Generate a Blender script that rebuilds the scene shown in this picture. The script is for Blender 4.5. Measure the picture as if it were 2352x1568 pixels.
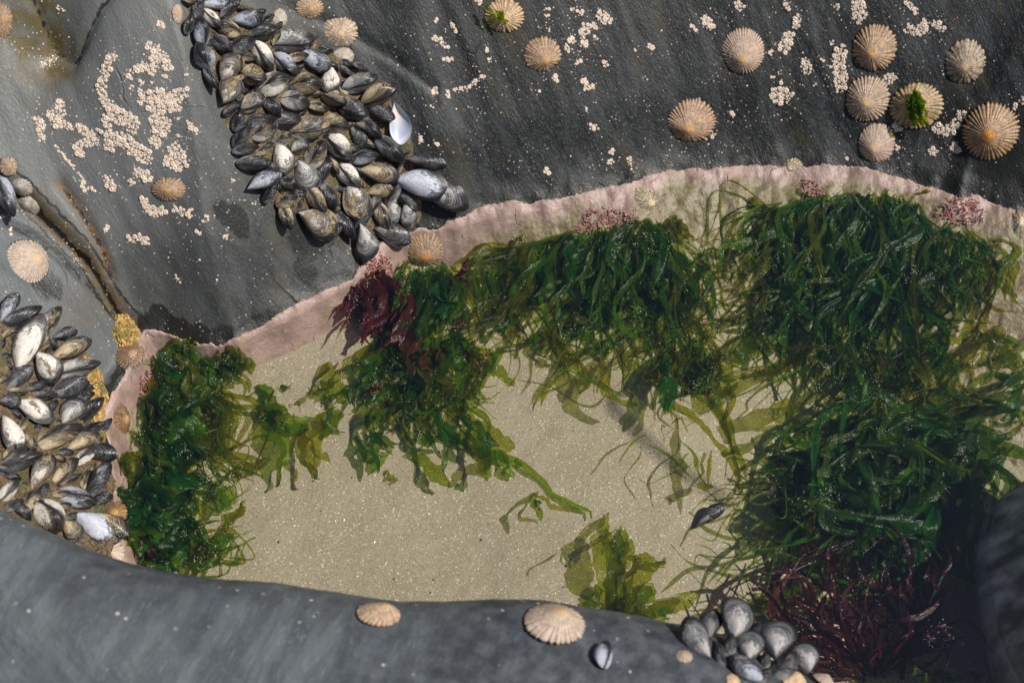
import bpy, math, random
import numpy as np
from mathutils import Vector, Matrix
from mathutils.bvhtree import BVHTree

for o in list(bpy.data.objects):
    bpy.data.objects.remove(o)
scene = bpy.context.scene
C = scene.collection
R = math.radians
rng = np.random.default_rng(7)
random.seed(7)

# ------------------------------------------------------------------ camera
DIST, PITCH, LENS = 1.25, R(56), 50.0
cam_d = bpy.data.cameras.new('camera')
cam = bpy.data.objects.new('camera', cam_d)
C.objects.link(cam)
cam_d.lens = LENS
cam_d.sensor_width = 36.0
cam_d.clip_start = 0.01
cam_d.clip_end = 50.0
cam.location = (0.0, -DIST * math.cos(PITCH), DIST * math.sin(PITCH))
cam.rotation_euler = (math.pi / 2 - PITCH, 0, 0)
cam_d.dof.use_dof = True
cam_d.dof.focus_distance = 1.24
cam_d.dof.aperture_fstop = 7.1
scene.camera = cam

# ------------------------------------------------------------- sky and sun
SUN = Vector((0.60, -0.13, 0.78)).normalized()
elev = math.asin(SUN.z)
azim = math.atan2(SUN.x, SUN.y)
world = bpy.data.worlds.new('World')
scene.world = world
world.use_nodes = True
wn = world.node_tree
bg = wn.nodes['Background']
sky = wn.nodes.new('ShaderNodeTexSky')
sky.sky_type = 'NISHITA'
sky.sun_disc = False
sky.sun_elevation = elev
sky.sun_rotation = azim
sky.dust_density = 1.5
wn.links.new(sky.outputs[0], bg.inputs['Color'])
bg.inputs['Strength'].default_value = 0.075
sun_d = bpy.data.lights.new('sun', 'SUN')
sun_d.energy = 5.0
sun_d.angle = R(0.5)
sun_d.color = (1.0, 0.955, 0.88)
sun = bpy.data.objects.new('sun', sun_d)
C.objects.link(sun)
sun.location = SUN * 3
sun.rotation_euler = (-SUN).to_track_quat('-Z', 'Y').to_euler()
scene.view_settings.view_transform = 'Standard'
scene.view_settings.look = 'None'
scene.view_settings.exposure = 0.35
scene.view_settings.gamma = 1.0
scene.view_settings.use_curve_mapping = False
scene.render.engine = 'CYCLES'
scene.cycles.transparent_max_bounces = 24
scene.cycles.max_bounces = 8
scene.cycles.sample_clamp_indirect = 4.0

# ---------------------------------------------------------------- geometry helpers
CAM = np.array(cam.location)
FWD = np.array((0.0, math.cos(PITCH), -math.sin(PITCH)))
UPV = np.array((0.0, math.sin(PITCH), math.cos(PITCH)))
RGT = np.array((1.0, 0.0, 0.0))
PW, PH = 2352.0, 1568.0          # working size of the photograph, in "p" units


def rays(px, py):
    px = np.atleast_1d(np.asarray(px, float))
    py = np.atleast_1d(np.asarray(py, float))
    k = 36.0 / LENS
    u = (px / PW - 0.5) * k
    v = (0.5 - py / PH) * k * (682.0 / 1024.0)
    d = RGT[None] * u[:, None] + UPV[None] * v[:, None] + FWD[None]
    return d / np.linalg.norm(d, axis=1)[:, None]


def at_z(px, py, z):
    d = rays(px, py)
    t = (np.asarray(z, float) - CAM[2]) / d[:, 2]
    return CAM[None] + d * t[:, None]


def hsh(ix, iy, s):
    h = (ix.astype(np.int64) * 374761393 + iy.astype(np.int64) * 668265263 + s * 1442695041) & 0xFFFFFFFF
    h = ((h ^ (h >> 13)) * 1274126177) & 0xFFFFFFFF
    return ((h ^ (h >> 16)) & 0xFFFF) / 65535.0


def vn(x, y, s=0):
    ix, iy = np.floor(x), np.floor(y)
    fx, fy = x - ix, y - iy
    fx, fy = fx * fx * (3 - 2 * fx), fy * fy * (3 - 2 * fy)
    a, b = hsh(ix, iy, s), hsh(ix + 1, iy, s)
    c, d = hsh(ix, iy + 1, s), hsh(ix + 1, iy + 1, s)
    return (a + (b - a) * fx) * (1 - fy) + (c + (d - c) * fx) * fy - 0.5


def fbm(x, y, s=0, o=4):
    r, a = 0.0, 1.0
    for k in range(o):
        r = r + a * vn(x * 2 ** k + 17.3 * k, y * 2 ** k - 9.1 * k, s + k)
        a *= 0.5
    return r


def sstep(a, b, x):
    t = np.clip((x - a) / (b - a), 0, 1)
    return t * t * (3 - 2 * t)


def seg_dist(x, y, pts):
    best = np.full(np.shape(x), 1e9)
    for (ax, ay), (bx, by) in zip(pts[:-1], pts[1:]):
        vx, vy = bx - ax, by - ay
        t = np.clip(((x - ax) * vx + (y - ay) * vy) / (vx * vx + vy * vy + 1e-12), 0, 1)
        best = np.minimum(best, np.hypot(x - ax - t * vx, y - ay - t * vy))
    return best


def inside(x, y, poly):
    r = np.zeros(np.shape(x), bool)
    for (ax, ay), (bx, by) in zip(poly, poly[1:] + poly[:1]):
        c = ((ay > y) != (by > y)) & (x < (bx - ax) * (y - ay) / (by - ay + 1e-15) + ax)
        r ^= c
    return r


# pool outline (p units, at water level)
SHORE = [(335, 768), (380, 765), (440, 785), (500, 793), (545, 790), (600, 762), (660, 735), (720, 700), (770, 672), (820, 642),
         (850, 612), (880, 585), (905, 545), (950, 528), (1010, 525), (1080, 512), (1120, 498), (1200, 485), (1320, 465),
         (1420, 440), (1500, 425), (1580, 402), (1680, 393), (1800, 392), (1900, 398), (2000, 410), (2080, 418), (2160, 432),
         (2200, 462), (2225, 455), (2290, 475), (2352, 492), (2450, 520), (2700, 590)]
REST = [(3300, 800), (3300, 2800), (1500, 2800), (500, 2600), (300, 1600), (290, 1290), (265, 1150), (255, 1050), (240, 960),
        (265, 905), (300, 850), (325, 810)]


def to_xy(pts, z=0.0):
    a = np.array(pts, float)
    w = at_z(a[:, 0], a[:, 1], z)
    return [tuple(q[:2]) for q in w]


POOL = to_xy(SHORE + REST)


def sdist(x, y):
    d = seg_dist(x, y, POOL + POOL[:1])
    return np.where(inside(x, y, POOL), -d, d)


def base_h(x, y, d=None):
    if d is None:
        d = sdist(x, y)
    land = d * (0.72 + 0.35 * sstep(0.0, 0.06, d))
    xs = sstep(-0.20, 0.12, x)
    tan_u = 2.6 * (1 - xs) + 0.42 * xs
    leftside = sstep(-0.30, -0.36, x)
    tan_u = tan_u * (1 - leftside) + 1.2 * leftside
    return np.where(d > 0, land, np.maximum(d * tan_u, -0.16))


def march(px, py, hf, t0=0.85, t1=2.1, n=140):
    """first crossing of the pixel rays with a height function"""
    d = rays(px, py)
    ts = np.linspace(t0, t1, n)
    out_t = np.full(len(d), t1)
    done = np.zeros(len(d), bool)
    prev = np.full(len(d), t0)
    for t in ts:
        q = CAM[None] + d * t
        below = q[:, 2] < hf(q[:, 0], q[:, 1])
        new = below & ~done
        out_t[new] = t
        done |= below
        if done.all():
            break
    lo, hi = out_t - (ts[1] - ts[0]), out_t.copy()
    for _ in range(14):
        m = (lo + hi) / 2
        q = CAM[None] + d * m[:, None]
        b = q[:, 2] < hf(q[:, 0], q[:, 1])
        hi = np.where(b, m, hi)
        lo = np.where(b, lo, m)
    return CAM[None] + d * ((lo + hi) / 2)[:, None]


def on_base(pts):
    a = np.array(pts, float)
    return [tuple(q[:2]) for q in march(a[:, 0], a[:, 1], base_h)]


CRACK = on_base([(-260, 190), (-120, 300), (0, 402), (60, 450), (110, 505), (160, 560), (200, 600), (235, 655), (265, 705), (335, 768)])
CRACK2 = on_base([(150, 450), (200, 520), (245, 600), (262, 650)])
GROOVE = on_base([(640, 0), (700, 30), (800, 70), (900, 130), (1000, 205)])
BEDLINE = on_base([(430, -60), (470, 60), (560, 200), (680, 350), (830, 520)])
SLABCRACK = on_base([(0, 480), (60, 515), (130, 580), (210, 660), (262, 715)])
HOLLOW_RIDGE = on_base([(60, -40), (95, 40), (120, 90), (180, 150), (250, 60), (330, -20)])
B1, B2, B3, B4 = on_base([(330, 200), (120, 118), (300, 560), (30, 120)])


def gauss(x, y, c, s, sy=None):
    sy = sy or s
    return np.exp(-((x - c[0]) ** 2 / (2 * s * s) + (y - c[1]) ** 2 / (2 * sy * sy)))


def crack_side(x, y):
    """positive on the slab (left / lower) side of the crack"""
    best = np.full(np.shape(x), 1e9)
    sgn = np.zeros(np.shape(x))
    for (ax, ay), (bx, by) in zip(CRACK[:-1], CRACK[1:]):
        vx, vy = bx - ax, by - ay
        t = np.clip(((x - ax) * vx + (y - ay) * vy) / (vx * vx + vy * vy), 0, 1)
        dd = np.hypot(x - ax - t * vx, y - ay - t * vy)
        cr = vx * (y - ay) - vy * (x - ax)
        m = dd < best
        best = np.where(m, dd, best)
        sgn = np.where(m, -np.sign(cr), sgn)
    return best * sgn


def H_full(x, y):
    d = sdist(x, y)
    z = base_h(x, y, d)
    up = sstep(0.0, 0.05, d)
    z = z + up * (0.030 * gauss(x, y, B1, 0.055, 0.075) + 0.012 * gauss(x, y, B3, 0.06))
    z = z - up * (0.026 * gauss(x, y, B2, 0.020, 0.016))
    # mussel crevice, ledge lines, joints
    z = z - up * 0.010 * np.exp(-(seg_dist(x, y, BEDLINE) / 0.028) ** 2)
    dg = seg_dist(x, y, GROOVE)
    z = z - 0.003 * np.exp(-(dg / 0.0035) ** 2)
    dr = seg_dist(x, y, HOLLOW_RIDGE)
    z = z - 0.005 * np.exp(-(dr / 0.005) ** 2)
    cs = crack_side(x, y)
    land = sstep(0.0, 0.02, d)
    lefty = sstep(-0.18, -0.26, x)
    slab = sstep(-0.006, 0.007, cs) * lefty
    z = z - slab * land * (0.012 + 0.10 * np.clip(d - 0.03, 0, 0.4))
    z = z - land * lefty * 0.008 * np.exp(-(cs / 0.0042) ** 2)
    z = z - land * 0.006 * np.exp(-(seg_dist(x, y, SLABCRACK) / 0.0022) ** 2)
    z = z - land * 0.007 * np.exp(-(seg_dist(x, y, CRACK2) / 0.004) ** 2)
    # relief
    a = 0.50 * x - 0.86 * y
    b = 0.86 * x + 0.50 * y
    z = z + up * (0.0035 * fbm(x * 6, y * 6, 3, 2) + 0.0008 * fbm(a * 10, b * 38, 11, 4) + 0.0006 * fbm(a * 60, b * 160, 21, 3))
    st = vn(a * 5 + 3.1, b * 42, 31) + 0.35 * vn(a * 14, b * 110, 32)
    z = z + up * 0.0005 * np.sign(st) * np.minimum(1, np.abs(st) * 14) * sstep(0.02, 0.07, d)
    z = z + (1 - up) * 0.004 * fbm(x * 60, y * 60, 41, 4)
    return z


GX0, GX1, GY0, GY1, GS = -0.85, 0.85, -0.62, 0.78, 0.0024
gx = np.arange(GX0, GX1, GS)
gy = np.arange(GY0, GY1, GS)
XX, YY = np.meshgrid(gx, gy)
HG = H_full(XX.ravel(), YY.ravel()).reshape(XX.shape)
DG = sdist(XX.ravel(), YY.ravel()).reshape(XX.shape)


def bil(G, x, y):
    fx = np.clip((np.asarray(x) - GX0) / GS, 0, len(gx) - 1.001)
    fy = np.clip((np.asarray(y) - GY0) / GS, 0, len(gy) - 1.001)
    ix, iy = fx.astype(int), fy.astype(int)
    fx, fy = fx - ix, fy - iy
    return ((G[iy, ix] * (1 - fx) + G[iy, ix + 1] * fx) * (1 - fy)
            + (G[iy + 1, ix] * (1 - fx) + G[iy + 1, ix + 1] * fx) * fy)


def rock_h(x, y):
    return bil(HG, x, y)


def sand_h(x, y):
    return (-0.020 - 0.030 * sstep(-0.42, 0.10, x) - 0.030 * sstep(0.05, 0.40, x) - 0.030 * sstep(0.05, -0.35, y) * sstep(0.0, 0.3, x)
            + 0.014 * sstep(0.0, 0.16, y) + 0.004 * fbm(x * 8, y * 8, 51, 3) + 0.0016 * fbm(x * 45, y * 45, 52, 3))


RIDGE = to_xy([(1385, 905), (1425, 955), (1500, 1020), (1570, 1072), (1650, 1115), (1720, 1150)], -0.05)
_sand0 = sand_h


def sand_h(x, y):
    z = _sand0(x, y)
    best = np.full(np.shape(x), 1e9)
    sg = np.zeros(np.shape(x))
    al = np.zeros(np.shape(x))
    for i_, ((ax, ay), (bx, by)) in enumerate(zip(RIDGE[:-1], RIDGE[1:])):
        vx, vy = bx - ax, by - ay
        t = np.clip(((x - ax) * vx + (y - ay) * vy) / (vx * vx + vy * vy), 0, 1)
        dd_ = np.hypot(x - ax - t * vx, y - ay - t * vy)
        mk = dd_ < best
        best = np.where(mk, dd_, best)
        sg = np.where(mk, np.sign(vx * (y - ay) - vy * (x - ax)), sg)
        al = np.where(mk, (i_ + t) / (len(RIDGE) - 1), al)
    sd_ = best * sg + 0.002 * fbm(x * 60, y * 60, 55, 3)
    return z + 0.014 * sstep(-0.009, 0.006, sd_) * np.exp(-np.maximum(sd_, 0) / 0.055) * sstep(0, 0.15, al) * sstep(1, 0.85, al)


SG = sand_h(XX.ravel(), YY.ravel()).reshape(XX.shape)
GG = np.maximum(HG, SG)


def ground(x, y):
    return bil(GG, x, y)


def hit(px, py):
    """point and normal on rock or sand under a pixel"""
    q = march(px, py, ground)
    e = 0.004
    gxn = (ground(q[:, 0] + e, q[:, 1]) - ground(q[:, 0] - e, q[:, 1])) / (2 * e)
    gyn = (ground(q[:, 0], q[:, 1] + e) - ground(q[:, 0], q[:, 1] - e)) / (2 * e)
    n = np.stack([-gxn, -gyn, np.ones_like(gxn)], 1)
    return q, n / np.linalg.norm(n, axis=1)[:, None]


def px_size(q):
    """metres per p unit at a world point"""
    return float(np.dot(np.asarray(q) - CAM, FWD)) * 36.0 / LENS / PW


def mesh(name, verts, faces, mat=None, smooth=True, uv=None):
    m = bpy.data.meshes.new(name)
    v = np.asarray(verts, np.float32)
    m.from_pydata(v.tolist() if len(v) < 1 else [tuple(q) for q in v.tolist()], [], faces)
    if uv is not None:
        u = np.asarray(uv, np.float32)
        lay = m.uv_layers.new(name='uv')
        li = np.empty(len(m.loops), np.int32)
        m.loops.foreach_get('vertex_index', li)
        lay.data.foreach_set('uv', u[li].ravel())
    if smooth:
        m.polygons.foreach_set('use_smooth', [True] * len(m.polygons))
    if mat:
        m.materials.append(mat)
    m.update()
    return m


def grid_faces(nr, nc, closed=False):
    f = []
    for r in range(nr - 1):
        for c in range(nc if closed else nc - 1):
            c2 = (c + 1) % nc
            f.append((r * nc + c, r * nc + c2, (r + 1) * nc + c2, (r + 1) * nc + c))
    return f


def big_grid(name, P, nr, nc, mat, attrs=None):
    m = bpy.data.meshes.new(name)
    n = nr * nc
    m.vertices.add(n)
    m.vertices.foreach_set('co', np.asarray(P, np.float32).ravel())
    i = np.arange((nr - 1) * (nc - 1))
    r, c = i // (nc - 1), i % (nc - 1)
    q = np.stack([r * nc + c, r * nc + c + 1, (r + 1) * nc + c + 1, (r + 1) * nc + c], 1).astype(np.int32)
    m.loops.add(q.size)
    m.loops.foreach_set('vertex_index', q.ravel())
    m.polygons.add(len(q))
    m.polygons.foreach_set('loop_start', np.arange(0, q.size, 4, dtype=np.int32))
    m.polygons.foreach_set('loop_total', np.full(len(q), 4, np.int32))
    m.polygons.foreach_set('use_smooth', np.ones(len(q), bool))
    for k, a in (attrs or {}).items():
        at = m.attributes.new(k, 'FLOAT', 'POINT')
        at.data.foreach_set('value', np.asarray(a, np.float32).ravel())
    m.materials.append(mat)
    m.update()
    m.validate()
    return m


def obj(name, data, parent=None, kind=None, label=None, cat=None, group=None, mat=None):
    o = bpy.data.objects.new(name, data)
    C.objects.link(o)
    if parent:
        o.parent = parent
    if kind:
        o['kind'] = kind
    if label:
        o['label'] = label
    if cat:
        o['category'] = cat
    if group:
        o['group'] = group
    if mat:
        o.material_slots[0].link = 'OBJECT'
        o.material_slots[0].material = mat
    return o


# ---------------------------------------------------------------- material helpers
class M:
    def __init__(s, name):
        s.m = bpy.data.materials.new(name)
        s.m.use_nodes = True
        s.t = s.m.node_tree
        s.t.nodes.clear()
        s.out = s.t.nodes.new('ShaderNodeOutputMaterial')

    def n(s, typ, ins=None, out=0, **props):
        k = s.t.nodes.new('ShaderNode' + typ)
        for a, v in props.items():
            setattr(k, a, v)
        for a, v in (ins or {}).items():
            i = k.inputs[a]
            if isinstance(v, bpy.types.NodeSocket):
                s.t.links.new(v, i)
            else:
                if hasattr(i.default_value, '__len__') and not hasattr(v, '__len__'):
                    v = (v, v, v)
                if hasattr(v, '__len__') and len(v) == 3 and hasattr(i.default_value, '__len__') and len(i.default_value) == 4:
                    v = (*v, 1.0)
                i.default_value = v
        return k.outputs[out]

    def mul(s, a, b):
        return s.n('Math', {0: a, 1: b}, operation='MULTIPLY')

    def add(s, a, b):
        return s.n('Math', {0: a, 1: b}, operation='ADD')

    def ramp(s, f, a, b, lo=0.0, hi=1.0):
        return s.n('MapRange', {'Value': f, 'From Min': a, 'From Max': b, 'To Min': lo, 'To Max': hi}, interpolation_type='SMOOTHSTEP')

    def mix(s, f, a, b):
        k = s.t.nodes.new('ShaderNodeMix')
        k.data_type = 'RGBA'
        for i, v in ((k.inputs['Factor'], f), (k.inputs[6], a), (k.inputs[7], b)):
            if isinstance(v, bpy.types.NodeSocket):
                s.t.links.new(v, i)
            else:
                i.default_value = (*v, 1.0) if hasattr(v, '__len__') and len(v) == 3 else v
        return k.outputs[2]

    def noise(s, vec, scale, detail=3.0, rough=0.55, out=0, dist=0.0):
        return s.n('TexNoise', {'Vector': vec, 'Scale': scale, 'Detail': detail, 'Roughness': rough, 'Distortion': dist}, out=out)

    def pos(s):
        return s.n('NewGeometry', out=0)

    def obj(s):
        return s.n('TexCoord', out=3)

    def dot(s, v, d):
        return s.n('VectorMath', {0: v, 1: d}, out=1, operation='DOT_PRODUCT')

    def attr(s, name):
        return s.n('Attribute', out=2, attribute_name=name)

    def xyz(s, a, b, c):
        return s.n('CombineXYZ', {0: a, 1: b, 2: c})

    def bump(s, h, strength, dist, normal=None):
        ins = {'Height': h, 'Strength': strength, 'Distance': dist}
        if normal is not None:
            ins['Normal'] = normal
        return s.n('Bump', ins)

    def princ(s, ins):
        return s.n('BsdfPrincipled', ins)

    def done(s, sh):
        s.t.links.new(sh, s.out.inputs['Surface'])
        return s.m


def rock_material(name, streak, light=1.0, far=True):
    m = M(name)
    P = m.pos()
    sv = Vector(streak).normalized()
    b = sv.cross(Vector((0, -0.7, 0.7))).normalized()
    c = sv.cross(b).normalized()
    u, v, w = m.dot(P, sv), m.dot(P, b), m.dot(P, c)
    vec1 = m.xyz(m.mul(u, 14.0), m.mul(v, 75.0), m.mul(w, 75.0))
    vec2 = m.xyz(m.mul(u, 70.0), m.mul(v, 300.0), m.mul(w, 300.0))
    st1 = m.noise(vec1, 1.0, 4.0, 0.6)
    st2 = m.noise(vec2, 1.0, 3.0, 0.6)
    big = m.noise(P, 9.0, 3.0, 0.55)
    fine = m.noise(m.xyz(m.mul(u, 300.0), m.mul(v, 520.0), m.mul(w, 520.0)), 1.0, 3.0, 0.7)
    col = m.mix(m.ramp(st1, 0.42, 0.66), (0.0018 * light, 0.0022 * light, 0.0022 * light), (0.018 * light, 0.0205 * light, 0.0205 * light))
    col = m.mix(m.ramp(big, 0.48, 0.78, 0.0, 0.5), col, (0.032 * light, 0.036 * light, 0.038 * light))
    col = m.mix(m.ramp(st2, 0.55, 0.78, 0.0, 0.45), col, (0.060 * light, 0.064 * light, 0.062 * light))
    col = m.mix(m.ramp(fine, 0.52, 0.72, 0.0, 0.5), col, (0.072 * min(light, 1.6), 0.090 * min(light, 1.6), 0.090 * min(light, 1.6)))
    col = m.mix(m.ramp(m.noise(m.xyz(m.mul(u, 8.0), m.mul(v, 30.0), m.mul(w, 30.0)), 1.3, 2.0), 0.53, 0.72, 0.0, 0.5), col, (0.034, 0.029, 0.013))
    rough = m.ramp(fine, 0.3, 0.8, 0.42, 0.64)
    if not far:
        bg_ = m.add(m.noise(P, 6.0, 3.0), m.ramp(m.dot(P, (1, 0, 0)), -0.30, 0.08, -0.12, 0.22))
        col = m.mix(m.ramp(bg_, 0.42, 0.66, 0.0, 0.88), m.mix(0.55, col, (0.085, 0.097, 0.108)), m.mix(m.ramp(m.noise(P, 75.0, 4.0), 0.35, 0.7), (0.020, 0.023, 0.028), (0.062, 0.068, 0.075)))  # sky reflection painted into the blue-grey base; darker patches towards the right
    if far:
        slab = m.attr('slab')
        col = m.mix(m.mul(slab, 0.75), col, m.mix(st1, (0.058, 0.068, 0.070), (0.098, 0.110, 0.112)))
        bul = m.attr('bulge')
        col = m.mix(m.mul(bul, 0.7), col, m.mix(st1, (0.06, 0.065, 0.066), (0.19, 0.195, 0.19)))
        rust = m.mul(m.attr('rust'), m.ramp(m.noise(P, 160.0, 4.0), 0.38, 0.6))
        col = m.mix(rust, col, m.mix(m.noise(P, 240.0), (0.20, 0.075, 0.018), (0.12, 0.085, 0.02)))
        olive = m.mul(m.attr('olive'), m.ramp(m.noise(P, 70.0, 4.0), 0.3, 0.62))
        col = m.mix(olive, col, (0.075, 0.060, 0.022))
        wv = m.mul(m.add(m.noise(P, 130.0, 4.0), -0.5), 0.006)
        for nm, off_, wd_, st_ in (('cdist', 0.0, 0.0016, 0.97), ('cdist', -0.0075, 0.0009, 0.8), ('cdist', 0.0085, 0.0010, 0.85), ('sdist', 0.0, 0.0010, 0.9), ('c2dist', 0.0, 0.0013, 0.85), ('gdist', 0.0, 0.0009, 0.8), ('hdist', 0.0, 0.0011, 0.85)):
            dist_ = m.n('Math', {0: m.add(m.add(m.attr(nm), off_), wv)}, operation='ABSOLUTE')
            lm_ = m.mul(m.ramp(dist_, wd_ * 0.5, wd_ * 1.6, 1.0, 0.0), m.mul(m.attr('lefty') if nm == 'cdist' else 1.0, st_))
            col = m.mix(lm_, col, (0.006, 0.005, 0.004))
        wetn = m.noise(m.xyz(m.mul(u, 45.0), m.mul(v, 110.0), m.mul(w, 110.0)), 1.0, 4.0)
        damp = m.ramp(m.add(m.attr('damp'), m.mul(m.add(wetn, -0.5), 0.55)), 0.46, 0.56)
        col = m.mix(m.mul(damp, 0.85), col, (0.007, 0.0075, 0.006))
        glossy = m.ramp(m.add(m.attr('gloss'), m.mul(m.add(wetn, -0.5), 0.8)), 0.4, 0.62)
        wetness = m.n('Math', {0: m.mul(damp, 0.6), 1: glossy}, operation='MAXIMUM')
        rough = m.n('MapRange', {'Value': wetness, 'To Min': rough, 'To Max': m.ramp(glossy, 0.0, 1.0, 0.34, 0.15)})
        spk = m.n('TexVoronoi', {'Vector': P, 'Scale': 210.0})
        dot = m.mul(m.ramp(spk, 0.10, 0.20, 1.0, 0.0), m.ramp(m.noise(P, 26.0, 2.0), 0.50, 0.62))
        col = m.mix(m.mul(dot, 0.75), col, (0.40, 0.36, 0.30))
    else:
        spk = m.n('TexVoronoi', {'Vector': P, 'Scale': 120.0})
        dot = m.mul(m.ramp(spk, 0.10, 0.22, 1.0, 0.0), m.ramp(m.noise(P, 40.0, 2.0), 0.55, 0.66))
        col = m.mix(m.mul(dot, 0.8), col, (0.42, 0.38, 0.33))
    pit = m.n('TexVoronoi', {'Vector': m.xyz(m.mul(u, 170.0), m.mul(v, 420.0), m.mul(w, 420.0)), 'Scale': 1.0, 'Randomness': 1.0})
    chip = m.n('SeparateColor', {'Color': m.n('TexVoronoi', {'Vector': m.xyz(m.mul(u, 85.0), m.mul(v, 230.0), m.mul(w, 230.0)), 'Scale': 1.0, 'Randomness': 1.0}, out=1)})
    hgt = m.add(m.add(m.mul(st2, 0.35), m.mul(fine, 0.85)), m.add(m.mul(chip, 0.34 if far else 0.12), m.mul(pit, 0.10)))
    wob = m.n('VectorMath', {0: P, 1: m.n('VectorMath', {0: m.noise(P, 16.0, 3.0, out=1), 1: (0.05, 0.05, 0.05)}, operation='MULTIPLY')}, operation='ADD')
    ck = m.n('TexVoronoi', {'Vector': wob, 'Scale': 8.0}, feature='DISTANCE_TO_EDGE')
    ckm = m.mul(m.ramp(ck, 0.0, 0.008, 1.0, 0.0), m.ramp(m.noise(P, 11.0, 2.0), 0.54, 0.62, 0.0, 1.0 if far else 0.0))
    col = m.mix(m.mul(ckm, 0.6), col, (0.006, 0.006, 0.005))
    hgt = m.add(hgt, m.mul(ckm, -1.2))
    nrm = m.bump(hgt, 0.6 if far else 0.45, 0.0012)
    return m.done(m.princ({'Base Color': col, 'Roughness': rough, 'Specular IOR Level': 0.30 if far else 0.4, 'Normal': nrm}))


def sand_material():
    m = M('wet_sand')
    P = m.pos()
    g1 = m.n('TexVoronoi', {'Vector': P, 'Scale': 1700.0}, out=1)
    g2 = m.n('TexVoronoi', {'Vector': P, 'Scale': 1150.0}, out=1)
    sep = m.n('SeparateColor', {'Color': g1})
    sep2 = m.n('SeparateColor', {'Color': g2})
    big = m.noise(P, 7.0, 4.0)
    base = m.mix(m.ramp(big, 0.3, 0.7), (0.168, 0.140, 0.090), (0.212, 0.178, 0.118))
    col = m.mix(m.ramp(sep, 0.0, 1.0, 0.0, 0.75), base, (0.32, 0.265, 0.17))
    col = m.mix(m.ramp(sep2, 0.60, 0.95, 0.0, 0.70), col, (0.14, 0.125, 0.09))
    col = m.mix(m.ramp(sep2, 0.035, 0.0, 0.0, 0.75), col, (0.68, 0.62, 0.52))
    blk = m.n('TexVoronoi', {'Vector': P, 'Scale': 130.0})
    blkm = m.mul(m.ramp(blk, 0.10, 0.16, 1.0, 0.0), m.ramp(m.noise(P, 35.0), 0.58, 0.62))
    col = m.mix(m.mul(blkm, 0.85), col, (0.03, 0.027, 0.025))
    nrm = m.bump(m.add(sep, m.mul(m.noise(P, 300.0), 1.5)), 0.6, 0.0008)
    return m.done(m.princ({'Base Color': col, 'Roughness': 0.55, 'Specular IOR Level': 0.35, 'Normal': nrm}))


def water_material():
    m = M('pool_water')
    P = m.pos()
    nrm = m.bump(m.add(m.noise(P, 22.0, 2.0), m.mul(m.noise(P, 90.0, 2.0), 0.25)), 0.12, 0.004)
    fac = m.n('LayerWeight', {'Blend': 0.5, 'Normal': nrm}, out=1)
    fr = m.add(0.042, m.mul(0.95, m.n('Math', {0: fac, 1: 5.0}, operation='POWER')))
    tr = m.n('BsdfTransparent', {'Color': (0.975, 0.985, 0.975)})
    gl = m.n('BsdfGlossy', {'Color': (1, 1, 1), 'Roughness': 0.0, 'Normal': nrm})
    return m.done(m.n('MixShader', {0: fr, 1: tr, 2: gl}))


def crust_material():
    m = M('pink_coralline')
    P = m.pos()
    d = m.attr('depth')                       # metres down from the crust's upper edge
    n1 = m.noise(P, 55.0, 5.0, 0.6)
    n2 = m.noise(P, 260.0, 4.0, 0.6)
    n3 = m.noise(P, 22.0, 4.0, 0.6)
    pink = m.mix(m.ramp(m.add(m.mul(n1, 0.6), m.mul(m.noise(P, 17.0, 3.0), 0.4)), 0.36, 0.62), (0.165, 0.108, 0.088), (0.275, 0.186, 0.158))
    pink = m.mix(m.ramp(n2, 0.55, 0.75, 0.0, 0.6), pink, (0.36, 0.27, 0.23))
    crk = m.n('TexVoronoi', {'Vector': m.n('VectorMath', {0: P, 1: m.n('VectorMath', {0: m.noise(P, 90.0, 3.0, out=1), 1: (0.008, 0.008, 0.008)}, operation='MULTIPLY')}, operation='ADD'), 'Scale': 38.0}, feature='DISTANCE_TO_EDGE')
    crm = m.mul(m.ramp(crk, 0.0, 0.03, 1.0, 0.0), m.ramp(n1, 0.54, 0.64))
    pink = m.mix(m.mul(crm, 0.6), pink, (0.09, 0.065, 0.05))
    sandy = m.mix(m.ramp(n2, 0.35, 0.65), (0.092, 0.068, 0.028), (0.180, 0.136, 0.066))
    sandy = m.mix(m.ramp(m.noise(P, 34.0, 3.0), 0.55, 0.72), sandy, (0.085, 0.072, 0.016))
    cover = m.mul(m.attr('sandy'), m.ramp(m.add(m.mul(d, 24.0), m.mul(m.add(n3, -0.5), 1.6)), 0.20, 0.52))
    pink = m.mix(m.ramp(d, 0.0025, 0.0, 0.0, 0.7), pink, (0.42, 0.31, 0.25))
    pink = m.mix(m.ramp(m.noise(P, 40.0, 4.0), 0.60, 0.70, 0.0, 0.6), pink, (0.17, 0.125, 0.06))
    col = m.mix(cover, pink, sandy)
    nrm = m.bump(m.add(m.mul(n1, 1.0), m.add(m.mul(n2, 0.7), m.mul(crm, -0.8))), 0.6, 0.0020)
    return m.done(m.princ({'Base Color': col, 'Roughness': 0.5, 'Normal': nrm}))


# ---------------------------------------------------------------- the setting
MAT_ROCK = rock_material('slate_rock', (0.42, -0.55, -0.62))
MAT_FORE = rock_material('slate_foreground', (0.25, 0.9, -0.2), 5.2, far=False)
MAT_SAND = sand_material()
MAT_WATER = water_material()
MAT_CRUST = crust_material()

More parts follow.
